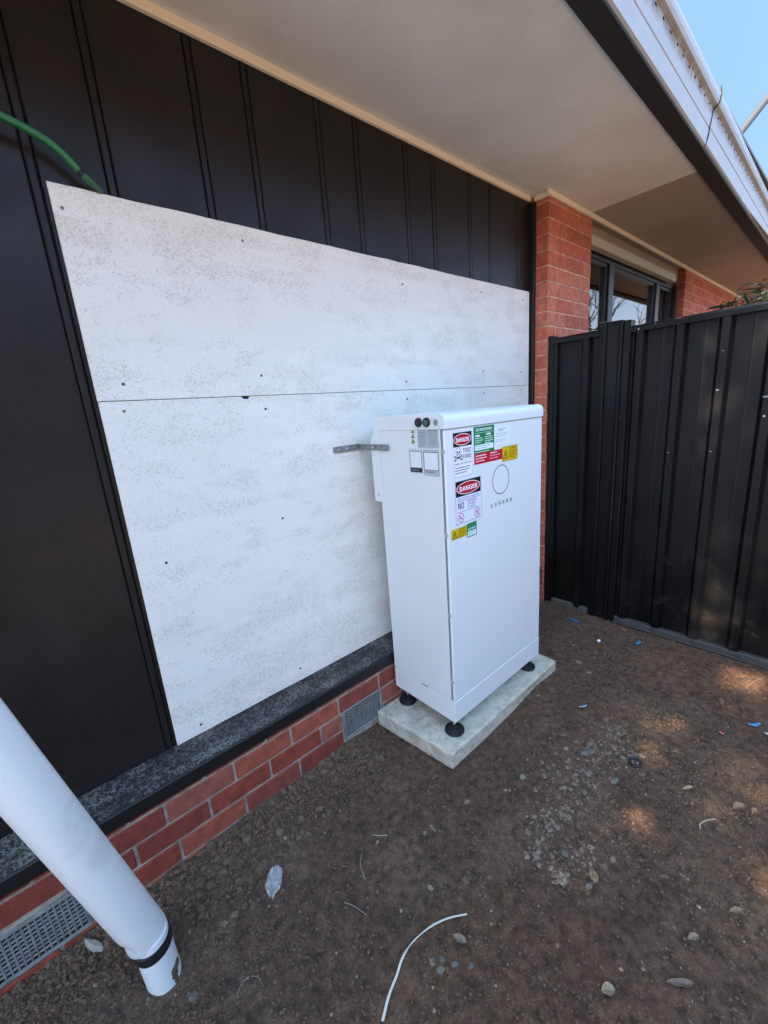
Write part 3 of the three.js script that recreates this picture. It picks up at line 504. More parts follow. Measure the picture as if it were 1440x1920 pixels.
  const kl = P('key_lock', cyl(0.0125, 0.0125, 0.004, [X0 - 0.0015, -0.0585, 0.463], [-1, 0, 0], 24), std({ color: C(0.45, 0.46, 0.47), metalness: 0.6, roughness: 0.35 }));
  mesh('keyhole', local(cbox(X0 - 0.0045, X0 - 0.0035, -0.0635, -0.0535, 0.4615, 0.4645, 0.0003), cab), rubber, kl);
}
// printed stickers and logo: flat prints on the cabinet
function print(w, h, px, draw, rough = 0.4) {
  const c = document.createElement('canvas'); c.width = Math.round(w * px); c.height = Math.round(h * px); const x = c.getContext('2d'); x.scale(c.width / 100, c.height / (100 * h / w)); draw(x, 100 * h / w);
  const t = new THREE.CanvasTexture(c); t.colorSpace = THREE.SRGBColorSpace; t.anisotropy = 8; return phys({ map: t, roughness: rough });
}
const fit = (x, s, cx, cy, size, font, maxW, color, align = 'center') => { x.fillStyle = color; x.font = `${font} ${size}px sans-serif`; x.textAlign = align; x.textBaseline = 'middle'; const w = x.measureText(s).width; x.save(); x.translate(cx, cy); if (maxW) x.scale(maxW / w, 1); x.fillText(s, 0, 0); x.restore(); };
const fine = (x, x0, y0, x1, n, dy, col, th = 1, sd = 1) => { x.fillStyle = col; for (let k = 0; k < n; k++) { let p = x0; const end = x1 - (k === n - 1 ? (x1 - x0) * 0.3 : h3(k, sd, 4) * (x1 - x0) * 0.12); let q = 0; while (p < end - 1) { const w = Math.min(end - p, 2 + h3(k, q++, sd) * 6); x.fillRect(p, y0 + k * dy, w, th); p += w + 1.1; } } };
function frontSticker(x0, x1, y0, y1, lift, mat, label) { const g = new THREE.PlaneGeometry(x1 - x0, y1 - y0); g.translate((x0 + x1) / 2, (y0 + y1) / 2, FZ + lift); const m = mesh('sticker', local(g, cab), mat, cab); m.userData.label = label; return m; }
function sideSticker(z0, z1, y0, y1, mat, label) { const g = new THREE.PlaneGeometry(z1 - z0, y1 - y0); g.rotateY(-Math.PI / 2); g.translate(X0 - 0.0012, (y0 + y1) / 2, (z0 + z1) / 2); const m = mesh('sticker', local(g, cab), mat, cab); m.userData.label = label; return m; }
{
  const RED = '#b8102c', BLK = '#141216', WH = '#f1eef6';
  const danger = (x, y0, h) => { x.fillStyle = BLK; x.fillRect(2, y0, 96, h); x.fillStyle = '#fff'; x.beginPath(); x.ellipse(50, y0 + h / 2, 45.5, h * 0.42, 0, 0, 7); x.fill(); x.fillStyle = RED; x.beginPath(); x.ellipse(50, y0 + h / 2, 43.2, h * 0.38, 0, 0, 7); x.fill(); fit(x, 'DANGER', 50, y0 + h * 0.52, h * 0.42, 'bold', 70, '#fff'); };
  const no = (x, cx, cy, r, kind) => {
    x.strokeStyle = BLK; x.fillStyle = BLK; x.lineWidth = r * 0.2;
    if (kind === 'smoke') { x.fillRect(cx - r * 0.6, cy + r * 0.02, r * 0.95, r * 0.2); x.lineWidth = r * 0.08; x.beginPath(); x.arc(cx + r * 0.5, cy - r * 0.25, r * 0.18, 0, 4); x.stroke(); }
    else { x.beginPath(); x.moveTo(cx - r * 0.35, cy + r * 0.5); x.lineTo(cx + r * 0.05, cy + r * 0.05); x.stroke(); x.beginPath(); x.ellipse(cx + r * 0.08, cy - r * 0.2, r * 0.17, r * 0.42, 0.3, 0, 7); x.fill(); }
    x.strokeStyle = RED; x.lineWidth = r * 0.17; x.beginPath(); x.arc(cx, cy, r, 0, 7); x.stroke(); x.beginPath(); x.moveTo(cx - r * 0.7, cy - r * 0.7); x.lineTo(cx + r * 0.7, cy + r * 0.7); x.stroke();
  };
  const tri = (x, cx, cy, s, fill, glyph) => { x.beginPath(); x.moveTo(cx, cy - s); x.lineTo(cx + s * 0.95, cy + s * 0.72); x.lineTo(cx - s * 0.95, cy + s * 0.72); x.closePath(); x.fillStyle = fill; x.fill(); x.lineJoin = 'round'; x.lineWidth = s * 0.17; x.strokeStyle = BLK; x.stroke(); x.beginPath(); if (glyph === 'bolt') { x.moveTo(cx + s * 0.1, cy - s * 0.55); x.lineTo(cx - s * 0.22, cy + s * 0.12); x.lineTo(cx + s * 0.12, cy + s * 0.05); x.lineTo(cx - s * 0.06, cy + s * 0.55); x.stroke(); } else { x.fillStyle = BLK; x.fillRect(cx - s * 0.09, cy - s * 0.45, s * 0.18, s * 0.6); x.fillRect(cx - s * 0.09, cy + s * 0.3, s * 0.18, s * 0.17); } };
  frontSticker(1.209, 1.324, -0.2725, -0.1015, 0.0006, print(0.115, 0.171, 3800, (x, H) => {
    x.fillStyle = WH; x.fillRect(0, 0, 100, H); x.strokeStyle = '#3a3848'; x.lineWidth = 0.8; x.strokeRect(1.5, 1.5, 97, H - 3); danger(x, 2, H * 0.305);
    const cx = 26, cy = H * 0.43; x.strokeStyle = BLK; x.lineWidth = 2; x.fillStyle = WH; // skull and crossbones
    for (const s of [-1, 1]) { x.lineWidth = 3; x.beginPath(); x.moveTo(cx - s * 17, cy + 14); x.lineTo(cx + s * 17, cy + 25); x.stroke(); x.lineWidth = 1.6; for (const q of [[-17, 14], [17, 25]]) { x.beginPath(); x.arc(cx + s * q[0], cy + q[1] - 1.6, 2.4, 0, 7); x.arc(cx + s * q[0], cy + q[1] + 1.6, 2.4, 0, 7); x.fill(); x.stroke(); } }
    x.lineWidth = 1.8; x.beginPath(); x.ellipse(cx, cy - 1, 13, 13, 0, 0, 7); x.fill(); x.stroke(); x.fillRect(cx - 7, cy + 8, 14, 9); x.strokeRect(cx - 7, cy + 9, 14, 8); x.fillStyle = BLK;
    for (const s of [-1, 1]) { x.beginPath(); x.ellipse(cx + s * 5.2, cy + 1, 3.4, 3.8, 0, 0, 7); x.fill(); } x.fillRect(cx - 1, cy + 6, 2, 3.5); for (const k of [-3.4, 0, 3.4]) x.fillRect(cx + k - 0.4, cy + 11, 0.9, 6);
    fit(x, 'TOXIC', 72, H * 0.415, 20, 'bold', 45, BLK); fit(x, 'FUMES', 72, H * 0.545, 20, 'bold', 45, BLK);
    x.fillStyle = '#444'; x.fillRect(5, H * 0.625, 90, 0.7);
    fit(x, 'FIRE WILL EMIT TOXIC FUMES', 50, H * 0.695, 7.5, 'bold', 88, BLK); fine(x, 7, H * 0.775, 94, 3, 8.5, '#3a3a44', 3, 2);
  }), 'white DANGER TOXIC FUMES sticker with a skull');
  frontSticker(1.2115, 1.3785, -0.4575, -0.2855, 0.0006, print(0.167, 0.172, 3000, (x, H) => {
    x.fillStyle = '#e9e6fa'; x.fillRect(0, 0, 100, H); x.strokeStyle = '#2b2a38'; x.lineWidth = 0.9; x.strokeRect(1.2, 1.2, 97.6, H - 2.4);
    x.save(); x.translate(1, 2); x.scale(0.98, 1); danger(x, 0, H * 0.345); x.restore();
    fit(x, 'Risk of battery explosion', 50, H * 0.415, 7.6, '', 84, '#33313c'); x.fillStyle = BLK; x.fillRect(7, H * 0.462, 86, 0.9);
    fit(x, 'NO', 20, H * 0.585, 22, 'bold', 24, BLK); fit(x, 'SMOKING', 62, H * 0.515, 8.4, '', 36, '#33313c'); fit(x, 'SPARKS', 60, H * 0.59, 8.4, '', 32, '#33313c'); fit(x, 'FLAMES', 60, H * 0.665, 8.4, '', 32, '#33313c');
    x.fillStyle = BLK; x.fillRect(7, H * 0.715, 86, 0.9); no(x, 19, H * 0.855, 10.5, 'smoke'); no(x, 82, H * 0.855, 10.5, 'flame');
  }), 'white DANGER NO SMOKING SPARKS FLAMES sticker');
  frontSticker(1.3355, 1.473, -0.2095, -0.0915, 0.0006, print(0.1375, 0.118, 3200, (x, H) => {
    x.fillStyle = '#137a43'; x.fillRect(0, 0, 100, H); fit(x, 'ELECTROLYTE BURNS', 50, H * 0.11, 10, 'bold', 80, '#fff'); x.fillStyle = '#e8f4ee'; x.fillRect(5, H * 0.20, 90, 0.9);
    fine(x, 8, H * 0.27, 38, 1, 5, '#fff', 5, 3); fine(x, 60, H * 0.25, 92, 1, 5, '#fff', 5, 4); fine(x, 6, H * 0.37, 46, 3, 6, '#d9efe2', 2.6, 5); fine(x, 53, H * 0.35, 95, 4, 6, '#d9efe2', 2.6, 6);
    x.fillStyle = '#e6f1f4'; x.fillRect(4, H * 0.60, 92, H * 0.18); fine(x, 7, H * 0.64, 92, 2, 6, '#8aa79a', 2, 7); fine(x, 5, H * 0.83, 80, 2, 6, '#d9efe2', 2, 8);
  }), 'green ELECTROLYTE BURNS first aid sticker');
  frontSticker(1.4765, 1.588, -0.177, -0.102, 0.0006, print(0.1115, 0.075, 3200, (x, H) => { x.fillStyle = '#e9ecf0'; x.fillRect(0, 0, 100, H); fine(x, 20, H * 0.12, 78, 2, 6.5, '#8b8f98', 3, 11); fine(x, 6, H * 0.36, 94, 3, 6, '#a9adb5', 2.2, 12); fine(x, 6, H * 0.70, 90, 2, 6, '#a9adb5', 2.2, 13); }), 'pale sticker of fine grey print');
  frontSticker(1.336, 1.5315, -0.2385, -0.1955, 0.0011, print(0.1955, 0.043, 3200, (x, H) => { x.fillStyle = '#c3122c'; x.fillRect(0, 0, 100, H); fine(x, 5, H * 0.18, 46, 3, 5.4, '#f6d9dc', 2.4, 14); fine(x, 55, H * 0.14, 92, 1, 5, '#f6d9dc', 2.6, 15); fine(x, 52, H * 0.42, 96, 2, 5.6, '#f0c4c9', 1.7, 16); x.fillStyle = '#8f0c20'; x.fillRect(49, 2, 0.5, H - 4); }), 'long red sticker of white print');
  const warn = (flip) => (x, H) => { x.fillStyle = '#d9b512'; x.fillRect(0, 0, 100, H); x.strokeStyle = '#4a3d06'; x.lineWidth = 0.8; x.strokeRect(1.5, 1.5, 97, H - 3); tri(x, 21, H * 0.58, 16, '#dcb80f', 'bolt'); fit(x, 'WARNING!', 68, H * 0.18, 9, 'bold', 44, '#2b2406'); fine(x, 43, H * 0.34, 96, 4, 7.4, '#5a4a0a', 3.2, 17 + flip); };
  frontSticker(1.529, 1.648, -0.2515, -0.1895, 0.0016, print(0.119, 0.062, 3200, warn(0)), 'yellow warning sticker beside the red one');
  frontSticker(1.1815, 1.2775, -0.512, -0.4705, 0.0006, print(0.096, 0.0415, 3600, warn(1)), 'yellow warning sticker below the lower danger sign');
  frontSticker(1.278, 1.3415, -0.5245, -0.4665, 0.0006, print(0.0635, 0.058, 4200, (x, H) => { x.fillStyle = '#0d7a52'; x.fillRect(0, 0, 100, H); x.strokeStyle = '#5fb391'; x.lineWidth = 2; x.strokeRect(12, 6, 22, H * 0.2); x.beginPath(); x.arc(74, H * 0.16, 8, 0, 7); x.stroke(); fit(x, 'BATTERY', 52, H * 0.42, 17, 'bold', 78, '#f3fbf7'); x.fillStyle = '#dfeeee'; x.fillRect(7, H * 0.57, 86, H * 0.36); fine(x, 14, H * 0.66, 82, 2, 11, '#6d8f86', 4, 21); }), 'small green BATTERY sticker');
  // logo: thin ring and lettering printed on the door
  const ring = new THREE.RingGeometry(0.0600, 0.0634, 96, 1); ring.translate(1.520, -0.326, FZ + 0.0006); const ink = std({ color: C(0.012, 0.03, 0.045), roughness: 0.5 });
  const lr = mesh('logo_ring', local(ring, cab), ink, cab); lr.userData.label = 'thin dark ring of the maker logo';
  const c = document.createElement('canvas'); c.width = 768; c.height = 160; const x = c.getContext('2d'); x.fillStyle = '#000'; x.fillRect(0, 0, 768, 160); x.fillStyle = '#fff'; x.font = '116px sans-serif'; x.strokeStyle = '#fff'; x.lineWidth = 5; x.textBaseline = 'alphabetic'; x.textAlign = 'center';
  'sonnen'.split('').forEach((ch, i) => (x.fillText(ch, 64 + i * 128, 120), x.strokeText(ch, 64 + i * 128, 120)));
  const at = new THREE.CanvasTexture(c), lg = new THREE.PlaneGeometry(0.176, 0.0367); lg.translate(1.522, -0.4265, FZ + 0.0006);
  const lm = mesh('logo_lettering', local(lg, cab), std({ color: C(0.012, 0.03, 0.045), roughness: 0.5, alphaMap: at, transparent: true }), cab); lm.userData.label = 'spaced dark lettering reading sonnen';
  // side prints; the two code stickers keep only frames
  const clearTri = (glyph, fill) => (q, H) => { q.fillStyle = '#e3e5e3'; q.fillRect(0, 0, 100, H); tri(q, 50, H * 0.54, 40, fill, glyph); };
  for (const [z, y, f, gl, r] of [[0.311, -0.0535, '#e0a818', 'bolt', 0.0125], [0.343, -0.0555, '#b9ab86', 'mark', 0.011], [0.342, -0.0865, '#b9a04a', 'mark', 0.0115], [0.3415, -0.1065, '#bfa84e', 'bolt', 0.0115], [0.341, -0.1265, '#b59c44', 'mark', 0.0115]]) sideSticker(z - r, z + r, y - r * 0.9, y + r * 0.9, print(0.024, 0.0216, 4000, clearTri(gl, f)), 'small triangular warning mark');
  sideSticker(0.3665, 0.4725, -0.1525, -0.0795, print(0.106, 0.073, 4200, (q, H) => { q.fillStyle = '#b3b7ba'; q.fillRect(0, 0, 100, H); fine(q, 4, 5, 42, 8, 7.6, '#70757a', 2.6, 31); fine(q, 52, 12, 96, 7, 7.6, '#767b80', 2.4, 32); for (let k = 0; k < 4; k++) { q.fillStyle = '#4d5257'; q.fillRect(52 + k * 11, 4, 6, 5); } q.fillStyle = '#858a8f'; for (let k = 1; k < 6; k++) q.fillRect(3, 5 + k * 10.6, 94, 0.5); }), 'silver rating plate of fine print');
  const code = (dark) => (q, H) => { q.fillStyle = dark ? '#c9ccd0' : '#b8bcc0'; q.fillRect(0, 0, 100, H); q.fillStyle = '#e9ebec'; q.fillRect(4, H * 0.10, 92, H * 0.68); q.strokeStyle = '#23262a'; q.lineWidth = 3; q.strokeRect(5, H * 0.10, 90, H * 0.68); if (dark) { q.fillStyle = '#17181b'; q.fillRect(3.5, H * 0.78, 93, H * 0.18); fine(q, 12, H * 0.85, 92, 1, 4, '#8d9196', 5, 41); } else fine(q, 8, H * 0.83, 96, 1, 4, '#5d6267', 6, 42); };
  sideSticker(0.3155, 0.3855, -0.252, -0.1565, print(0.07, 0.0955, 3600, code(1)), 'blank framed sticker with a black foot');
  sideSticker(0.390, 0.4705, -0.259, -0.158, print(0.0805, 0.101, 3600, code(0)), 'blank framed grey sticker');
  sideSticker(0.4375, 0.449, -0.085, -0.040, print(0.0115, 0.045, 5200, (q, H) => { q.fillStyle = '#dcdfde'; q.fillRect(0, 0, 100, H); q.fillStyle = '#3c4043'; q.fillRect(78, 10, 10, H - 20); for (let k = 0; k < 8; k++) q.fillRect(15, 20 + k * 44, 45, 12); }), 'narrow strip of fine print beside the lock');
}
{ // galvanised angle bracket
  const b = thing('angle_bracket', 'galvanised angle bracket joining the cabinet side to the cement sheet', 'bracket', [1.158, -0.153, 0.004]);
  const arm = (len, holes) => { const s = new THREE.Shape(); const h = 0.0125; s.moveTo(0, -h); s.lineTo(len - 0.003, -h); s.lineTo(len, -h + 0.003); s.lineTo(len, h - 0.003); s.lineTo(len - 0.003, h); s.lineTo(0, h); s.closePath(); for (const p of holes) { const q = new THREE.Path(); q.absarc(p, 0, 0.0042, 0, 7, true); s.holes.push(q); } return new THREE.ExtrudeGeometry(s, { depth: 0.0024, bevelEnabled: true, bevelSize: 0.0005, bevelThickness: 0.0005, bevelSegments: 1, curveSegments: 14 }); };
  const zinc = std({ color: C(0.34, 0.36, 0.355), metalness: 0.6, roughness: 0.4, map: rep(texMort, 9) });
  const a1 = arm(0.142, [0.030, 0.073, 0.116]); a1.rotateY(Math.PI); a1.translate(1.157, -0.152, 0.0055);
  mesh('wall_arm', local(a1, b), zinc, b);
  const a2 = arm(0.200, [0.030, 0.100, 0.170]); a2.rotateY(-Math.PI / 2); a2.translate(1.1555, -0.154, 0.003); mesh('cabinet_arm', local(a2, b), zinc, b);
  const sc = (p, d) => mesh('screw', local(cyl(0.0062, 0.0045, 0.003, p, d, 12), b), steel, b);
  sc([1.084, -0.152, 0.007], [0, 0, 1]); sc([1.041, -0.152, 0.007], [0, 0, 1]); sc([1.1515, -0.154, 0.103], [-1, 0, 0]);
}

// ---------------------------------------------------------------- metal fence
{
  const t = thing('metal_fence', 'black ribbed sheet metal fence running out from the brick pier', 'fence', [2.7, -1.46, 0.1]);
  const W = 1024, H = 1024, big = tfbm(W, H, 7, 7, 81, 4), fineN = tfbm(W, H, 60, 60, 82, 3), run = tile(W, H, 220, 9, 83);
  const mp = tex(W, H, (i, x, y) => { // warm sun blotches painted low on the sheets, with dried mud specks
    const v = y / H, u = x / W, low = 1 - smooth(0.05, 0.52, v), d = smooth(0.50, 0.72, big[i]) * low * (0.25 + 0.75 * fineN[i]) * smooth(0.2, 0.7, u) + smooth(0.62, 0.8, fineN[i]) * low * 0.25, k = 0.9 + 0.3 * (big[i] - 0.5) + 0.15 * (run[i] - 0.5);
    return [0.0042 * k + d * 0.06, 0.0041 * k + d * 0.044, 0.0042 * k + d * 0.03]; });
  const rg = tex(W, H, (i) => 0.34 + 0.35 * (big[i] - 0.3) + 0.14 * (run[i] - 0.5), false);
  const m = phys({ specularIntensity: 0.72, map: rep(mp, 1 / 1.85), roughnessMap: rep(rg, 1 / 1.85), roughness: 1, bumpMap: rep(bumpFine, 2), bumpScale: 0.0003 });
  const frame = phys({ specularIntensity: 0.75, color: C(0.0045, 0.0045, 0.0047), roughness: 0.34 });
  const X = 2.702;
  const sweepY = (pts, y0, y1) => { const s = new THREE.Shape(pts.map(([x, z]) => new THREE.Vector2(x, -z))), g = new THREE.ExtrudeGeometry(s, { depth: y1 - y0, bevelEnabled: false }); g.rotateX(-Math.PI / 2); g.translate(0, y0, 0); return g; };
  const infill = (z0, z1, ribs, y0, y1) => {
    const f = [[X, z0]];
    for (const c of ribs) { // small stiffening swage, then the raised rib
      f.push([X, c - 0.036], [X - 0.030, c - 0.019], [X - 0.032, c - 0.017], [X - 0.032, c + 0.013], [X - 0.030, c + 0.015], [X, c + 0.030]);
      for (const s of [0.1]) if (c + s + 0.01 < z1) f.push([X, c + s - 0.006], [X - 0.0006, c + s], [X, c + s + 0.006]);
    }
    f.push([X, z1]);
    const back = f.map(([x, z]) => [x + 0.0035, z + 0.0004]).reverse();
    const g = sweepY([...f, ...back], y0, y1), p = g.attributes.position, u = g.attributes.uv, nn = g.attributes.normal;
    for (let i = 0; i < p.count; i++) { u.setXY(i, p.getZ(i), p.getY(i) + 1.46); }
    return g;
  };
  const P = (name, g, mm, label) => { const o = mesh(name, local(g, t), mm, t); if (label) o.userData.label = label; return o; };
  P('infill_sheet', infill(0.147, 0.425, [0.336], -1.43, 0.335), m);
  P('infill_sheet', infill(0.577, 2.36, [0.626, 0.812, 0.998, 1.184, 1.37, 1.556, 1.742, 1.928, 2.114, 2.30], -1.43, 0.318), m);
  // end post against the pier, folded channel
  const channel = (z0, z1, d = 0.026) => [[X - d, z0], [X - d, z1], [X - d + 0.0028, z1], [X - d + 0.0028, z0 + 0.003], [X + 0.03, z0 + 0.003], [X + 0.03, z0]];
  P('post', cbox(X - 0.030, X + 0.03, -1.5, 0.372, 0.094, 0.132, 0.003), frame);
  P('post', sweepY(channel(0.132, 0.158, 0.022), -1.45, 0.362), frame);
  // double post with a flat cover between: taller than the rails
  P('post', cbox(X - 0.034, X + 0.03, -1.5, 0.382, 0.415, 0.428, 0.002), frame);
  P('post', cbox(X - 0.042, X + 0.03, -1.5, 0.384, 0.430, 0.452, 0.003), frame);
  P('cover_strip', cbox(X - 0.036, X + 0.03, -1.5, 0.387, 0.454, 0.522, 0.004), frame);
  P('post', cbox(X - 0.050, X + 0.03, -1.5, 0.384, 0.524, 0.541, 0.004), frame);
  P('post', cbox(X - 0.040, X + 0.03, -1.5, 0.378, 0.543, 0.579, 0.003), frame);
  P('post_cap', merge([cbox(X - 0.046, X + 0.034, 0.3875, 0.3905, 0.412, 0.456, 0.001)]), std({ color: C(0.16, 0.155, 0.15), roughness: 0.6 }), 'weathered grey cap on the double post');
  // rails
  const rail = (z0, z1, y1) => { const h = 0.036, s = [[X - 0.036, y1 - h], [X - 0.036, y1 - 0.012], [X - 0.028, y1 - 0.003], [X - 0.018, y1], [X + 0.022, y1], [X + 0.03, y1 - 0.006], [X + 0.03, y1 - h], [X + 0.006, y1 - h], [X + 0.006, y1 - 0.006], [X - 0.024, y1 - 0.008], [X - 0.031, y1 - 0.014], [X - 0.031, y1 - h]];
    const g = new THREE.ExtrudeGeometry(new THREE.Shape(s.map((q) => new THREE.Vector2(...q))), { depth: z1 - z0, bevelEnabled: false }); g.translate(0, 0, z0); return g; };
  P('top_rail', rail(0.133, 0.414, 0.357), frame);
  P('top_rail', rail(0.580, 2.37, 0.346), frame);
  P('bottom_rail', merge([cbox(X - 0.034, X + 0.02, -1.447, -1.412, 0.58, 2.37, 0.004), cbox(X - 0.048, X - 0.0345, -1.447, -1.441, 0.58, 2.37, 0.002)]), std({ color: C(0.075, 0.073, 0.072), roughness: 0.55, map: rep(texMort, 5) }), 'dusty grey bottom rail');
  P('kick_board', roughBox(0.03, 0.05, 0.27, 4, 8, 40, 0.008, 0.004, 30, 5).translate(X - 0.012, -1.443, 0.285), std({ color: C(0.10, 0.09, 0.08), map: rep(concTex, 5), roughness: 0.95 }), 'worn pale board at the fence foot');
  // scratches and missing paint, bright metal showing
  const bare = std({ color: C(0.40, 0.40, 0.41), metalness: 0.3, roughness: 0.5 });
  for (const [x, y, z, sy, sz] of [[X - 0.0328, -0.075, 1.178, 0.006, 0.016], [X - 0.0328, -0.165, 1.178, 0.010, 0.005], [X - 0.0328, -0.345, 0.805, 0.003, 0.007], [X - 0.0328, -0.335, 0.99, 0.004, 0.005], [X - 0.0328, 0.155, 0.995, 0.004, 0.003], [X - 0.0328, -0.03, 0.99, 0.004, 0.009], [X - 0.0365, 0.322, 0.617, 0.012, 0.004], [X - 0.0365, 0.332, 0.695, 0.003, 0.004], [X - 0.03, 0.340, 0.80, 0.004, 0.016], [X - 0.03, 0.338, 0.90, 0.004, 0.010], [X - 0.042, -0.14, 0.55, 0.004, 0.003], [X - 0.03, 0.31, 0.34, 0.004, 0.004]]) {
    const q = new THREE.IcosahedronGeometry(1, 1), p = q.attributes.position; for (let i = 0; i < p.count; i++) { const k = 0.7 + 0.6 * n3(p.getX(i) * 2 + z * 90, p.getY(i) * 2, p.getZ(i) * 2); p.setXYZ(i, p.getX(i) * 0.0010, p.getY(i) * sy * k * 0.6, p.getZ(i) * sz * k * 0.85); } q.translate(x, y, z); q.computeVertexNormals(); P('paint_chip', q, bare);
  }
}

// ---------------------------------------------------------------- bush behind the fence
{
  const b = thing('bush', 'dark green bush showing above the far end of the black fence', 'bush', [4.9, -1.4, 0.95]);
  const lf = [], cx = 4.95, cz = 1.02;
  const leafG = (() => { const g = new THREE.PlaneGeometry(1, 0.36, 4, 1), p = g.attributes.position; for (let i = 0; i < p.count; i++) { const u = p.getX(i); p.setY(i, p.getY(i) * (1 - Math.pow(Math.abs(u) * 2, 2) * 0.95)); p.setZ(i, -u * u * 0.4); } return g; })();
  for (let k = 0; k < 5200; k++) {
    const a = rr(0, 6.283), h = rnd(), r = Math.pow(rnd(), 0.6);
    const blob = [[4.3, 0.52, 0.66, 0.40], [4.5, 0.66, 0.82, 0.48], [4.7, 0.73, 1.02, 0.55], [5.2, 0.76, 0.85, 0.65], [5.4, 0.80, 1.5, 0.8]][Math.floor(rnd() * 5)];
    const el = Math.acos(rr(-1, 1)), x = blob[0] + blob[3] * r * Math.sin(el) * Math.cos(a) * 0.9, y = blob[1] - 0.35 + blob[3] * 0.75 * r * Math.cos(el), z = blob[2] + blob[3] * 0.8 * r * Math.sin(el) * Math.sin(a);
    if (z < 0.16) continue;
    const g = leafG.clone(); g.scale(rr(0.06, 0.13), rr(0.03, 0.06), 0.07); g.rotateX(rr(-1.4, 1.4)); g.rotateY(a + rr(-1, 1)); g.rotateZ(rr(-1.2, 0.4)); g.translate(x, y, z); lf.push(g);
  }
  const f = mesh('foliage', local(merge(lf), b), phys({ color: C(0.045, 0.06, 0.018), roughness: 0.75, transmission: 0.3, thickness: 0, side: THREE.DoubleSide }), b); f.userData.kind = 'stuff';
  const st = []; for (let k = 0; k < 9; k++) st.push(capTube([[5.1 + rr(-0.2, 0.2), -1.42, 1.0 + rr(-0.15, 0.15)], [5.1 + rr(-0.4, 0.4), -0.7, 1.0 + rr(-0.3, 0.3)], [5.2 + rr(-0.7, 0.7), rr(0.1, 0.5), 1.05 + rr(-0.5, 0.5)]], 0.014, 0.005, 14, 6));
  mesh('stems', local(merge(st), b), std({ color: C(0.10, 0.075, 0.05), roughness: 0.9 }), b);
}
// ---------------------------------------------------------------- bare tree out beyond the fence, seen reflected in the window
{
  const t = thing('bare_tree', 'bare dark tree reflected in the window', 'tree', [15.2, -1.5, 5.2]);
  const limbs = [], trunk = [];
  const grow = (p, d, len, r, lvl) => {
    const q = p.clone().addScaledVector(d, len), mid = p.clone().lerp(q, 0.5).add(V(rr(-1, 1), rr(-0.5, 0.5), rr(-1, 1)).multiplyScalar(len * 0.08));
    (lvl === 0 ? trunk : limbs).push(capTube([p.toArray(), mid.toArray(), q.toArray()], r, r * 0.66, 6, 6));
    if (lvl >= 5) return; const n = lvl < 2 ? 3 : 2 + (rnd() < 0.4 ? 1 : 0);
    for (let k = 0; k < n; k++) grow(q.clone(), d.clone().add(V(rr(-1, 1), rr(-0.35, 0.6), rr(-1, 1)).multiplyScalar(0.75)).normalize(), len * rr(0.62, 0.82), r * 0.62, lvl + 1);
  };
  grow(V(15.2, -1.5, 5.2), V(0.05, 1, -0.05).normalize(), 1.7, 0.11, 0);
  const bark = std({ color: C(0.07, 0.055, 0.045), roughness: 0.95 });
  mesh('trunk', local(merge(trunk), t), bark, t); mesh('branches', local(merge(limbs), t), bark, t);
}

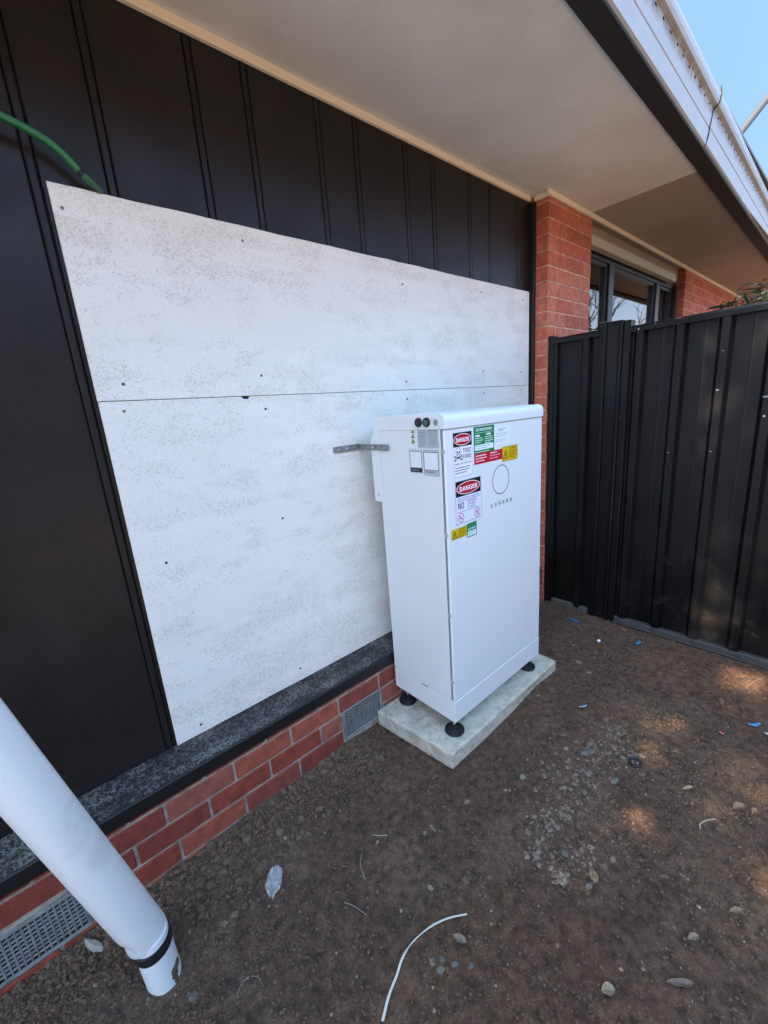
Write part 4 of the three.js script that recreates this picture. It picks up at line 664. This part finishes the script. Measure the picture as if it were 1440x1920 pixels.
// ---------------------------------------------------------------- leafy tree behind the photographer's left, unseen, its crown placed to shade the yard and cut open for sun patches
{
  const t = thing('shade_tree', 'unseen leafy tree behind the camera with its crown opened for sun patches', 'tree', [-4.1, -1.5, 2.0]);
  const ctr = V(1.55, -1.48, 1.45).addScaledVector(SUN, 8.4), lf = [];
  const sunGaps = [[1.86, -1.47, 1.07, 0.075], [1.72, -1.47, 1.09, 0.04], [1.28, -1.48, 1.13, 0.05], [1.12, -1.49, 1.10, 0.03], [1.62, -1.48, 1.31, 0.06], [1.80, -1.47, 1.36, 0.08], [1.44, -1.48, 1.47, 0.05], [1.55, -1.47, 1.48, 0.05], [2.34, -1.46, 1.24, 0.035], [2.50, -1.46, 1.30, 0.045], [2.69, -0.98, 1.15, 0.035], [2.69, -0.72, 1.27, 0.055], [2.69, -1.20, 1.06, 0.04], [2.69, -1.22, 1.24, 0.055], [2.69, -0.48, 1.31, 0.04]].map(([x, y, z, r]) => ({ o: V(x, y, z), r }));  // openings cut through the crown along the sun direction, one per light patch
  const leafG = (() => { const g = new THREE.PlaneGeometry(1, 0.5, 2, 1), p = g.attributes.position; for (let i = 0; i < p.count; i++) { const u = p.getX(i) * 2; p.setY(i, p.getY(i) * (1 - u * u * 0.8)); p.setZ(i, -u * u * 0.08); } return g; })();
  const w = V(0, 0, 0);
  for (let k = 0; k < 15000; k++) {
    const a = rr(0, 6.283), el = Math.acos(rr(-1, 1)), rad = Math.pow(rnd(), 0.45) * (0.86 + 0.28 * n3(a * 1.2, el * 2, 3));
    const p = V(ctr.x + 2.35 * rad * Math.sin(el) * Math.cos(a), ctr.y + 2.0 * rad * Math.cos(el), ctr.z + 1.95 * rad * Math.sin(el) * Math.sin(a));
    const L = rr(0.10, 0.17), tw = [rr(-1.2, 1.2), rr(0, 6.28), rr(-1, 1)], keep = rnd();
    if (sunGaps.some((g) => { w.copy(p).sub(g.o); const d = w.dot(SUN); return w.addScaledVector(SUN, -d).length() < g.r * (0.7 + 0.5 * n3(p.x * 3, p.y * 3, p.z * 3)) * 1.5 + 0.035; }) && keep > 0.42) continue;
    const g = leafG.clone(); g.scale(L, L, L); g.rotateX(tw[0]); g.rotateY(tw[1]); g.rotateZ(tw[2]); g.translate(p.x, p.y, p.z); lf.push(g);
  }
  const cr = mesh('crown', local(merge(lf), t), phys({ color: C(0.075, 0.11, 0.03), roughness: 0.7, transmission: 0.3, thickness: 0, side: THREE.DoubleSide }), t); cr.userData.kind = 'stuff';
  const limbs = [capTube([[-4.1, -1.6, 2.0], [-4.15, 0.5, 1.95], [ctr.x, ctr.y - 1.3, ctr.z + 0.3]], 0.17, 0.09, 20, 10)];
  for (let k = 0; k < 8; k++) limbs.push(capTube([[ctr.x, ctr.y - 1.35, ctr.z + 0.3], [ctr.x + rr(-0.7, 0.7), ctr.y - 0.5, ctr.z + rr(-0.6, 0.6)], [ctr.x + rr(-1.7, 1.7), ctr.y + rr(0, 1.2), ctr.z + rr(-1.4, 1.4)]], 0.06, 0.015, 12, 6));
  mesh('trunk', local(merge(limbs), t), std({ color: C(0.13, 0.10, 0.08), roughness: 0.95 }), t);
}

// ---------------------------------------------------------------- loose things on the soil
const rockGeo = (sd, det = 2, flat = 0.6) => { let g = new THREE.IcosahedronGeometry(1, det); g.deleteAttribute('uv'); g.deleteAttribute('normal'); g = mergeVertices(g, 1e-4); const p = g.attributes.position; for (let i = 0; i < p.count; i++) { const x = p.getX(i), y = p.getY(i), z = p.getZ(i), k = 0.75 + 0.6 * fbm(x * 1.6 + sd * 7, y * 1.6, z * 1.6, 3), v = V(x * k, y * k, z * k * 0.85); for (let q = 0; q < 9; q++) { const n = V(h3(q, sd, 1) - 0.5, h3(q, sd, 2) - 0.5, h3(q, sd, 3) - 0.5).normalize(), d = v.dot(n) - (0.48 + 0.25 * h3(q, sd, 4)); if (d > 0) v.addScaledVector(n, -d * 0.92); } p.setXYZ(i, v.x * 1.15, v.y * flat * 1.15, v.z * 1.15); } g = g.toNonIndexed(); g.computeVertexNormals(); return planarUV(g); };
function scatter(name, label, geo, mat, n, place) {
  const im = new THREE.InstancedMesh(geo, mat, n), m = new THREE.Matrix4(), q = new THREE.Quaternion(), e = new THREE.Euler(), c = new THREE.Color(); let k = 0;
  for (let tries = 0; k < n && tries < n * 12; tries++) { const o = place(); if (!o) continue; const [x, z, s, sink, col, tilt, sy] = o; e.set(gauss() * tilt, rr(0, 6.283), gauss() * tilt); q.setFromEuler(e); m.compose(V(x, groundY(x, z) + s * sink, z), q, V(s, s * (sy || 1), s)); im.setMatrixAt(k, m); im.setColorAt(k, c.setRGB(...col)); k++; }
  im.count = k; im.name = name; im.castShadow = im.receiveShadow = true; im.userData.kind = 'stuff'; im.userData.label = label; scene.add(im); return im;
}
const inSlab = (x, z) => x > 1.03 && x < 2.01 && z < 0.55, inPipe = (x, z) => (x + 0.006) ** 2 + (z - 0.36) ** 2 < 0.05 ** 2;
const clodMat = std({ color: C(1, 1, 1), roughness: 0.97, map: rep(texMort, 0.4) });
scatter('soil_crumbs', 'crumbs of dark soil lying over the ground', rockGeo(1, 1, 0.75), clodMat, 62000, () => {
  const x = rr(-0.5, 2.7), z = 0.1 + Math.pow(rnd(), 1.25) * 1.5; if (inSlab(x, z) || inPipe(x, z)) return null;
  const wallside = (1 - smooth(0.12, 0.42, z)) * (1 - smooth(0.85, 1.05, x)), left = 1 - smooth(-0.1, 0.6, x), d = 0.30 + wallside * 0.9 + left * 0.5 + 0.35 * smooth(0.5, 0.66, fbm(x * 3, z * 3, 51, 3)); if (rnd() > d) return null;
  const s = 0.0013 + 0.0045 * Math.pow(rnd(), 3.2) + wallside * 0.007 * Math.pow(rnd(), 5), b = rr(0.6, 1.5) * (1 + 0.35 * wallside * rnd()); const sa = Math.max(...paintedSunSpots.map(([sx, sz, r, a]) => a * Math.exp(-(((x - sx) ** 2 + (z - sz) ** 2) / (r * r * 1.6))))), u = 1 + 0.8 * sa; return [x, z, s, 0.1, [0.135 * b * u, 0.084 * b * u, 0.055 * b * u], 1.5];  // crumbs take the painted sun tint too
});
scatter('soil_clods', 'grey brown soil clods heaped along the foot of the brick wall', rockGeo(2, 2, 0.8), clodMat, 330, () => {
  const x = rr(-0.35, 1.0), z = 0.105 + Math.pow(rnd(), 1.8) * 0.3; if (inPipe(x, z)) return null; const d = smooth(0.42, 0.62, fbm(x * 4, z * 4, 61, 3)); if (rnd() > d) return null;
  const b = rr(0.75, 1.3); return [x, z, 0.004 + 0.013 * Math.pow(rnd(), 3), 0.1, [0.175 * b, 0.112 * b, 0.074 * b], 1.2];
});
const gravels = [[1.373, 0.883, 0.10], [1.601, 0.915, 0.08], [1.50, 0.90, 0.12], [1.43, 0.95, 0.09], [1.156, 0.928, 0.07], [1.045, 0.947, 0.05], [1.111, 1.063, 0.07], [1.606, 1.039, 0.06], [1.736, 0.929, 0.06], [1.017, 1.036, 0.04], [1.28, 0.93, 0.09], [1.66, 0.98, 0.08]];
const stoneMat = std({ color: C(1, 1, 1), roughness: 0.85, map: rep(texMort, 0.5) });
scatter('gravel', 'patch of grey gravel chips in the soil right of the slab', rockGeo(3, 1, 0.45), stoneMat, 1500, () => {
  const g = gravels[Math.floor(rnd() * gravels.length)], x = g[0] + gauss() * g[2] * 1.7, z = g[1] + gauss() * g[2] * 1.35; const b = rr(0.3, 1.25), w = rr(0, 0.05);
  return [x, z, 0.0016 + 0.0098 * Math.pow(rnd(), 3.8), -0.08, [0.25 * b + w, 0.20 * b, 0.155 * b - w * 0.4], 0.8];
});
scatter('pebbles', 'small pale pebbles scattered over the soil', rockGeo(4, 1, 0.55), stoneMat, 900, () => {
  const x = rr(-0.3, 2.68), z = rr(0.12, 1.55); if (inSlab(x, z) || inPipe(x, z)) return null; const b = rr(0.5, 1.7), w = rr(0, 0.05); return [x, z, 0.0018 + 0.005 * Math.pow(rnd(), 3), 0.1, [0.25 * b + w, 0.20 * b, 0.15 * b], 0.7];
});
const chipGeo = cbox(-1, 1, -0.09, 0.09, -0.13, 0.13, 0.04);
scatter('plant_litter', 'bits of dry bark, straw and root over the soil', chipGeo, std({ color: C(1, 1, 1), roughness: 0.9 }), 900, () => {
  const x = rr(-0.3, 2.68), z = rr(0.12, 1.55); if (inSlab(x, z) || inPipe(x, z)) return null; const far = smooth(1.6, 2.5, x); if (rnd() > 0.35 + 0.65 * far) return null; const b = rr(0.4, 1.4); return [x, z, 0.0025 + 0.0095 * Math.pow(rnd(), 2.8), 0.1, [0.19 * b, 0.135 * b, 0.09 * b], 0.35, rr(0.6, 1.2)];
});
{ // the larger stones, one by one
  const geos = [rockGeo(11), rockGeo(12, 2, 0.5), rockGeo(13, 2, 0.7), rockGeo(14, 2, 0.42)], mats = [[0.24, 0.205, 0.17], [0.29, 0.23, 0.17], [0.18, 0.16, 0.14], [0.33, 0.28, 0.22]].map((c) => std({ color: C(...c), roughness: 0.88, map: rep(texMort, 0.6), bumpMap: rep(bump256, 0.6), bumpScale: 0.002 }));
  const list = [ // x, z, size, stretch, material, label
    [1.253, 0.764, 0.015, 1.3, 3, 'pale stone lying alone just off the front corner of the slab'], [1.543, 0.901, 0.021, 1.7, 2, 'long grey stone, largest in the gravel patch'], [1.069, 0.893, 0.013, 1.2, 0, 'rounded grey stone at the near left end of the gravel trail'],
    [1.02, 0.951, 0.017, 1.1, 0, 'grey stone of the trail, third from its near end'], [1.50, 0.827, 0.014, 1.2, 1, 'brownish stone on the cabinet side of the gravel patch'], [1.479, 1.031, 0.016, 1.4, 0, 'flat grey stone on the near edge of the gravel patch'],
    [2.117, 0.604, 0.016, 1.4, 1, 'light brown stone nearest the far right corner of the slab'], [2.068, 0.678, 0.014, 1.3, 1, 'light brown stone in front of the one by the slab corner'], [1.091, 1.018, 0.014, 1.2, 2, 'darker grey stone in the middle of the gravel trail'],
    [1.441, 0.949, 0.015, 1.3, 0, 'angular grey stone left of the rubber ring'], [1.001, 1.053, 0.010, 1.3, 3, 'small pale stone at the lower end of the gravel trail'], [0.695, 0.767, 0.010, 1.3, 3, 'small pale stone between twig and gravel trail'],
    [0.814, 0.631, 0.010, 1.2, 0, 'left one of two small grey stones in front of the slab'], [0.844, 0.643, 0.011, 1.3, 0, 'right one of two small grey stones in front of the slab'], [1.012, 0.667, 0.011, 1.5, 1, 'flat tan chip lying before the front corner of the slab'],
    [0.563, 0.891, 0.012, 1.1, 0, 'leftmost grey chip of the cluster right of the white strip'], [0.587, 0.909, 0.013, 1.0, 2, 'upper grey chip of the cluster right of the white strip'], [0.566, 0.921, 0.013, 1.0, 0, 'lowest grey chip of the cluster right of the white strip'], [0.603, 0.938, 0.011, 1.2, 2, 'rightmost grey chip of the cluster right of the white strip'], [0.634, 0.973, 0.010, 1.0, 2, 'lone grey chip further right of the chip cluster'],
    [0.04, 0.47, 0.016, 1.2, 2, 'brownish lump lying against the downpipe foot'],
  ];
  list.forEach(([x, z, s, st, mi, label], i) => { const m = mesh('stone', geos[i % 4], mats[mi]); s *= 0.85; m.position.set(x, groundY(x, z) + s * 0.02, z); m.rotation.set(gauss() * 0.25, rr(0, 6.28), gauss() * 0.25); m.scale.set(s * st, s, s); tag(m, label, 'stone', 'loose stones on the soil'); });
  const l = mesh('stone', rockGeo(19, 3, 0.5), std({ color: C(0.40, 0.375, 0.33), roughness: 0.9, map: rep(texMort, 0.7) })); l.position.set(-0.148, groundY(-0.148, 0.15) + 0.008, 0.152); l.rotation.y = 2.2; l.rotation.z = 0.2; l.scale.set(0.034, 0.018, 0.012); tag(l, 'long pale stone under the air vent beside the downpipe', 'stone', 'loose stones on the soil');
}
function onGround(pts, lift) { return pts.map(([x, z, h]) => [x, groundY(x, z) + lift + (h || 0), z]); }
{ // white plastic strip: flat tapering ribbon with thickness
  const c = new THREE.CatmullRomCurve3(onGround([[0.385, 0.882], [0.429, 0.859], [0.472, 0.844], [0.497, 0.834, 0.004], [0.529, 0.828, 0.008], [0.599, 0.837, 0.012], [0.663, 0.86, 0.010], [0.717, 0.893, 0.004]], 0.004).map((p) => V(...p))), n = 70, pos = [], idx = [];
  for (let i = 0; i <= n; i++) { const t = i / n, p = c.getPointAt(t), d = c.getTangentAt(t), tw = 0.3 + 1.1 * smooth(0.35, 0.5, t) * (1 - smooth(0.5, 0.7, t)), s = V(-d.z, 0, d.x).normalize(), w = (0.0036 - 0.0018 * t) * (1 + 0.5 * Math.exp(-(((t - 0.45) / 0.05) ** 2))); const a = V(s.x * Math.cos(tw), Math.sin(tw), s.z * Math.cos(tw)), b = a.clone().cross(d).normalize(); for (const [u, v] of [[-1, -1], [1, -1], [1, 1], [-1, 1]]) { const q = p.clone().addScaledVector(a, u * w).addScaledVector(b, v * 0.0009); pos.push(q.x, q.y, q.z); } }
  for (let i = 0; i < n; i++) for (let k = 0; k < 4; k++) { const a = i * 4 + k, b = i * 4 + (k + 1) % 4; idx.push(a, b, a + 4, b, b + 4, a + 4); } idx.push(0, 2, 1, 0, 3, 2); const e = n * 4; idx.push(e, e + 1, e + 2, e, e + 2, e + 3);
  let g = new THREE.BufferGeometry(); g.setAttribute('position', new THREE.Float32BufferAttribute(pos, 3)); g.setIndex(idx); g = g.toNonIndexed(); g.computeVertexNormals();
  tag(mesh('plastic_strip', g, std({ color: C(0.74, 0.70, 0.60), roughness: 0.5 })), 'curved white plastic strip lying on the soil', 'plastic strip');
}
{ const tw = (pts, r0, r1, label, c = [0.19, 0.15, 0.115]) => tag(mesh('twig', capTube(onGround(pts, 0.0025), r0, r1, 18, 6), std({ color: C(...c), roughness: 0.9 })), label, 'twig', 'twigs on the soil');
  tw([[0.605, 0.783], [0.565, 0.805], [0.522, 0.829]], 0.0012, 0.0016, 'thin straight stick beside the white plastic strip', [0.14, 0.11, 0.09]);
  tw([[0.608, 0.521], [0.579, 0.546], [0.567, 0.572], [0.559, 0.597]], 0.0016, 0.0022, 'curved twig near the middle of the open soil', [0.26, 0.2, 0.16]);
  tw([[0.469, 0.6], [0.486, 0.633], [0.5, 0.683]], 0.0022, 0.0014, 'bent twig right of the clear plastic wrapper', [0.22, 0.18, 0.14]);
  tw([[0.673, 0.503], [0.69, 0.522], [0.71, 0.541]], 0.0022, 0.002, 'short straight stick in the open soil toward the slab', [0.3, 0.25, 0.2]);
  tw([[0.172, 0.55], [0.15, 0.549], [0.132, 0.563]], 0.0017, 0.0012, 'left one of two curly roots right of the downpipe foot', [0.28, 0.22, 0.17]);
  tw([[0.176, 0.553], [0.190, 0.572], [0.191, 0.604]], 0.0012, 0.001, 'right one of two curly roots right of the downpipe foot', [0.24, 0.19, 0.15]);
  tw([[0.3, 0.611], [0.325, 0.604], [0.35, 0.599]], 0.0013, 0.001, 'thin dark stick left of the bent twig', [0.12, 0.09, 0.07]);
  tw([[1.477, 1.305], [1.490, 1.300, 0.004], [1.514, 1.311, 0.008], [1.551, 1.333, 0.002]], 0.003, 0.002, 'curled pale bark strip near the pair of leaves', [0.36, 0.28, 0.21]);
  tw([[2.42, 1.28], [2.50, 1.30, 0.004], [2.58, 1.33]], 0.0016, 0.001, 'dry stem lying near the fence foot', [0.36, 0.22, 0.12]);
  tw([[1.43, 0.70], [1.40, 0.735], [1.36, 0.75]], 0.0014, 0.001, 'thin root in the soil along the slab front', [0.24, 0.18, 0.14]);
}
{ // dry leaves
  const leaf = (x, z, L, w, turn, bend, col, label) => {
    const g = new THREE.PlaneGeometry(1, 1, 12, 4), p = g.attributes.position;
    for (let i = 0; i < p.count; i++) { const u = p.getX(i) * 2, v = p.getY(i) * 2, ww = Math.pow(Math.max(0, 1 - u * u), 0.75) * (1 - 0.18 * u); p.setXYZ(i, u * L / 2, Math.abs(v) * w * 0.35 * ww + bend * L * u * u * 0.5 + (n3(u * 3 + x * 9, v * 3, z * 9) - 0.5) * w * 0.25, v * w / 2 * ww); }
    g.computeVertexNormals(); const o = thing('leaf', label, 'leaf', [x, groundY(x, z) + 0.0045, z], 'fallen dry leaves'); o.rotation.y = turn;
    const lm = std({ color: C(col[0] * 0.85, col[1] * 0.72, col[2] * 0.6), roughness: 0.8, side: THREE.DoubleSide, map: rep(texMort, 1) });
    mesh('blade', g, lm, o); mesh('stalk', capTube([[L * 0.45, bend * L * 0.4, 0], [L * 0.55, bend * L * 0.4, 0.001], [L * 0.62, 0.001, 0.003]], 0.0008, 0.0005, 6, 5), lm, o);
  };
  leaf(0.654, 0.916, 0.042, 0.022, 1.9, 0.12, [0.33, 0.30, 0.25], 'grey leaf beside the right end of the white strip'); leaf(1.081, 1.114, 0.040, 0.026, 0.6, 0.1, [0.40, 0.32, 0.22], 'round tan leaf just beyond the gravel trail');
  leaf(0.844, 1.249, 0.036, 0.026, 2.4, 0.12, [0.42, 0.37, 0.30], 'pale tan leaf, lowest of the leaves on the open soil'); leaf(0.987, 1.37, 0.068, 0.018, 2.3, 0.14, [0.24, 0.21, 0.185], 'long narrow grey leaf toward the bottom right');
  leaf(1.652, 1.379, 0.052, 0.026, 2.6, 0.08, [0.42, 0.29, 0.19], 'brown leaf, left one of the joined pair at the right edge'); leaf(1.668, 1.420, 0.036, 0.02, 2.9, 0.1, [0.40, 0.27, 0.18], 'brown leaf, right one of the joined pair at the right edge');
  leaf(1.268, 1.435, 0.042, 0.018, 2.5, 0.14, [0.33, 0.28, 0.235], 'pale curled leaf right of centre below the pair'); leaf(1.118, 1.368, 0.034, 0.018, 2.6, 0.12, [0.36, 0.32, 0.27], 'small grey leaf between the narrow leaf and the curled leaf');
  leaf(1.225, 1.268, 0.032, 0.016, 2.3, 0.15, [0.17, 0.145, 0.125], 'dark curled leaf alone in the dark soil'); leaf(1.62, 1.236, 0.046, 0.014, 2.5, 0.06, [0.52, 0.43, 0.28], 'narrow yellowish leaf right of the rubber ring'); leaf(2.24, 1.22, 0.05, 0.02, 0.3, 0.06, [0.26, 0.24, 0.2], 'grey flat leaf toward the fence');
}
{ // clear wrapper
  const g = new THREE.PlaneGeometry(0.095, 0.052, 26, 16), p = g.attributes.position;
  for (let i = 0; i < p.count; i++) { const u = p.getX(i) / 0.0475, v = p.getY(i) / 0.026, w = (1 - 0.75 * smooth(0.15, 1, u)) * (1 - 0.25 * smooth(0.6, 1, -u)); p.setXYZ(i, p.getX(i) + v * v * 0.004, 0.004 + 0.030 * Math.abs(fbm(u * 3.8 + 3, v * 3.8, 7, 4) - 0.47) * 2 * (1.2 - 0.6 * v * v) + 0.003 * n3(u * 9, v * 9, 3), p.getY(i) * w); }
  g.computeVertexNormals(); const m = mesh('plastic_wrapper', g, phys({ color: C(0.92, 0.92, 0.92), transmission: 0.66, thickness: 0, roughness: 0.13, side: THREE.DoubleSide, ior: 1.5 })); m.position.set(0.333, groundY(0.333, 0.385) + 0.001, 0.388); m.rotation.y = -2.2; tag(m, 'crumpled clear plastic wrapper on the soil between downpipe and slab', 'plastic wrapper');
}
{ const g = new THREE.TorusGeometry(0.0195, 0.006, 12, 36); g.rotateX(Math.PI / 2); const m = mesh('rubber_ring', g, rubber); m.position.set(1.612, groundY(1.612, 1.057) + 0.005, 1.057); m.rotation.z = 0.12; tag(m, 'black rubber ring lying at the right of the gravel patch', 'rubber ring'); }
{ // plastic scraps
  const scrap = (x, z, L, w, turn, col, label) => { const g = new THREE.PlaneGeometry(L, w, 14, 4), p = g.attributes.position; for (let i = 0; i < p.count; i++) { const u = p.getX(i) / L * 2, v = p.getY(i) / w * 2; p.setXYZ(i, p.getX(i), 0.003 + 0.014 * fbm(u * 1.8 + x * 7, v * 1.5, z * 5, 3), p.getY(i) * (1 - 0.6 * Math.abs(u) * n3(u * 3, x * 9, 1)) + 0.3 * w * Math.sin(u * 2.5 + x)); } g.computeVertexNormals(); const m = mesh('plastic_scrap', g, std({ color: C(...col), roughness: 0.45, side: THREE.DoubleSide })); m.position.set(x, groundY(x, z) + 0.001, z); m.rotation.y = turn; tag(m, label, 'plastic scrap', 'plastic scraps on the soil'); };
  scrap(2.515, 0.392, 0.085, 0.018, 0.9, [0.05, 0.17, 0.36], 'twisted blue plastic scrap near the foot of the fence'); scrap(2.5, 0.783, 0.042, 0.02, -0.4, [0.06, 0.22, 0.48], 'short blue plastic scrap in front of the fence rail'); scrap(1.788, 0.772, 0.040, 0.009, -0.6, [0.28, 0.44, 0.60], 'thin pale blue plastic scrap in front of the slab'); scrap(2.163, 1.351, 0.050, 0.018, -0.9, [0.10, 0.32, 0.56], 'blue plastic scrap with a pale end at the right edge'); scrap(2.14, 1.40, 0.04, 0.016, -0.7, [0.55, 0.55, 0.52], 'pale plastic scrap touching the blue one at the right edge'); scrap(2.009, 1.262, 0.018, 0.014, 0.5, [0.55, 0.14, 0.11], 'tiny red plastic scrap on the soil at right'); scrap(2.595, 0.665, 0.034, 0.01, 1.3, [0.75, 0.10, 0.08], 'red plastic scrap against the fence bottom rail');
  const g = new THREE.LatheGeometry([[0.0001, 0.006], [0.006, 0.006], [0.0072, 0.0045], [0.009, 0.0045], [0.0095, 0.003], [0.0095, 0]].map((p) => new THREE.Vector2(...p)), 24), m = mesh('plastic_plug', g, pvc); m.position.set(2.388, groundY(2.388, 0.604) + 0.001, 0.604); m.rotation.z = 0.35; tag(m, 'small round white plastic plug on the soil before the fence', 'plug');
}

renderer.render(scene, camera);
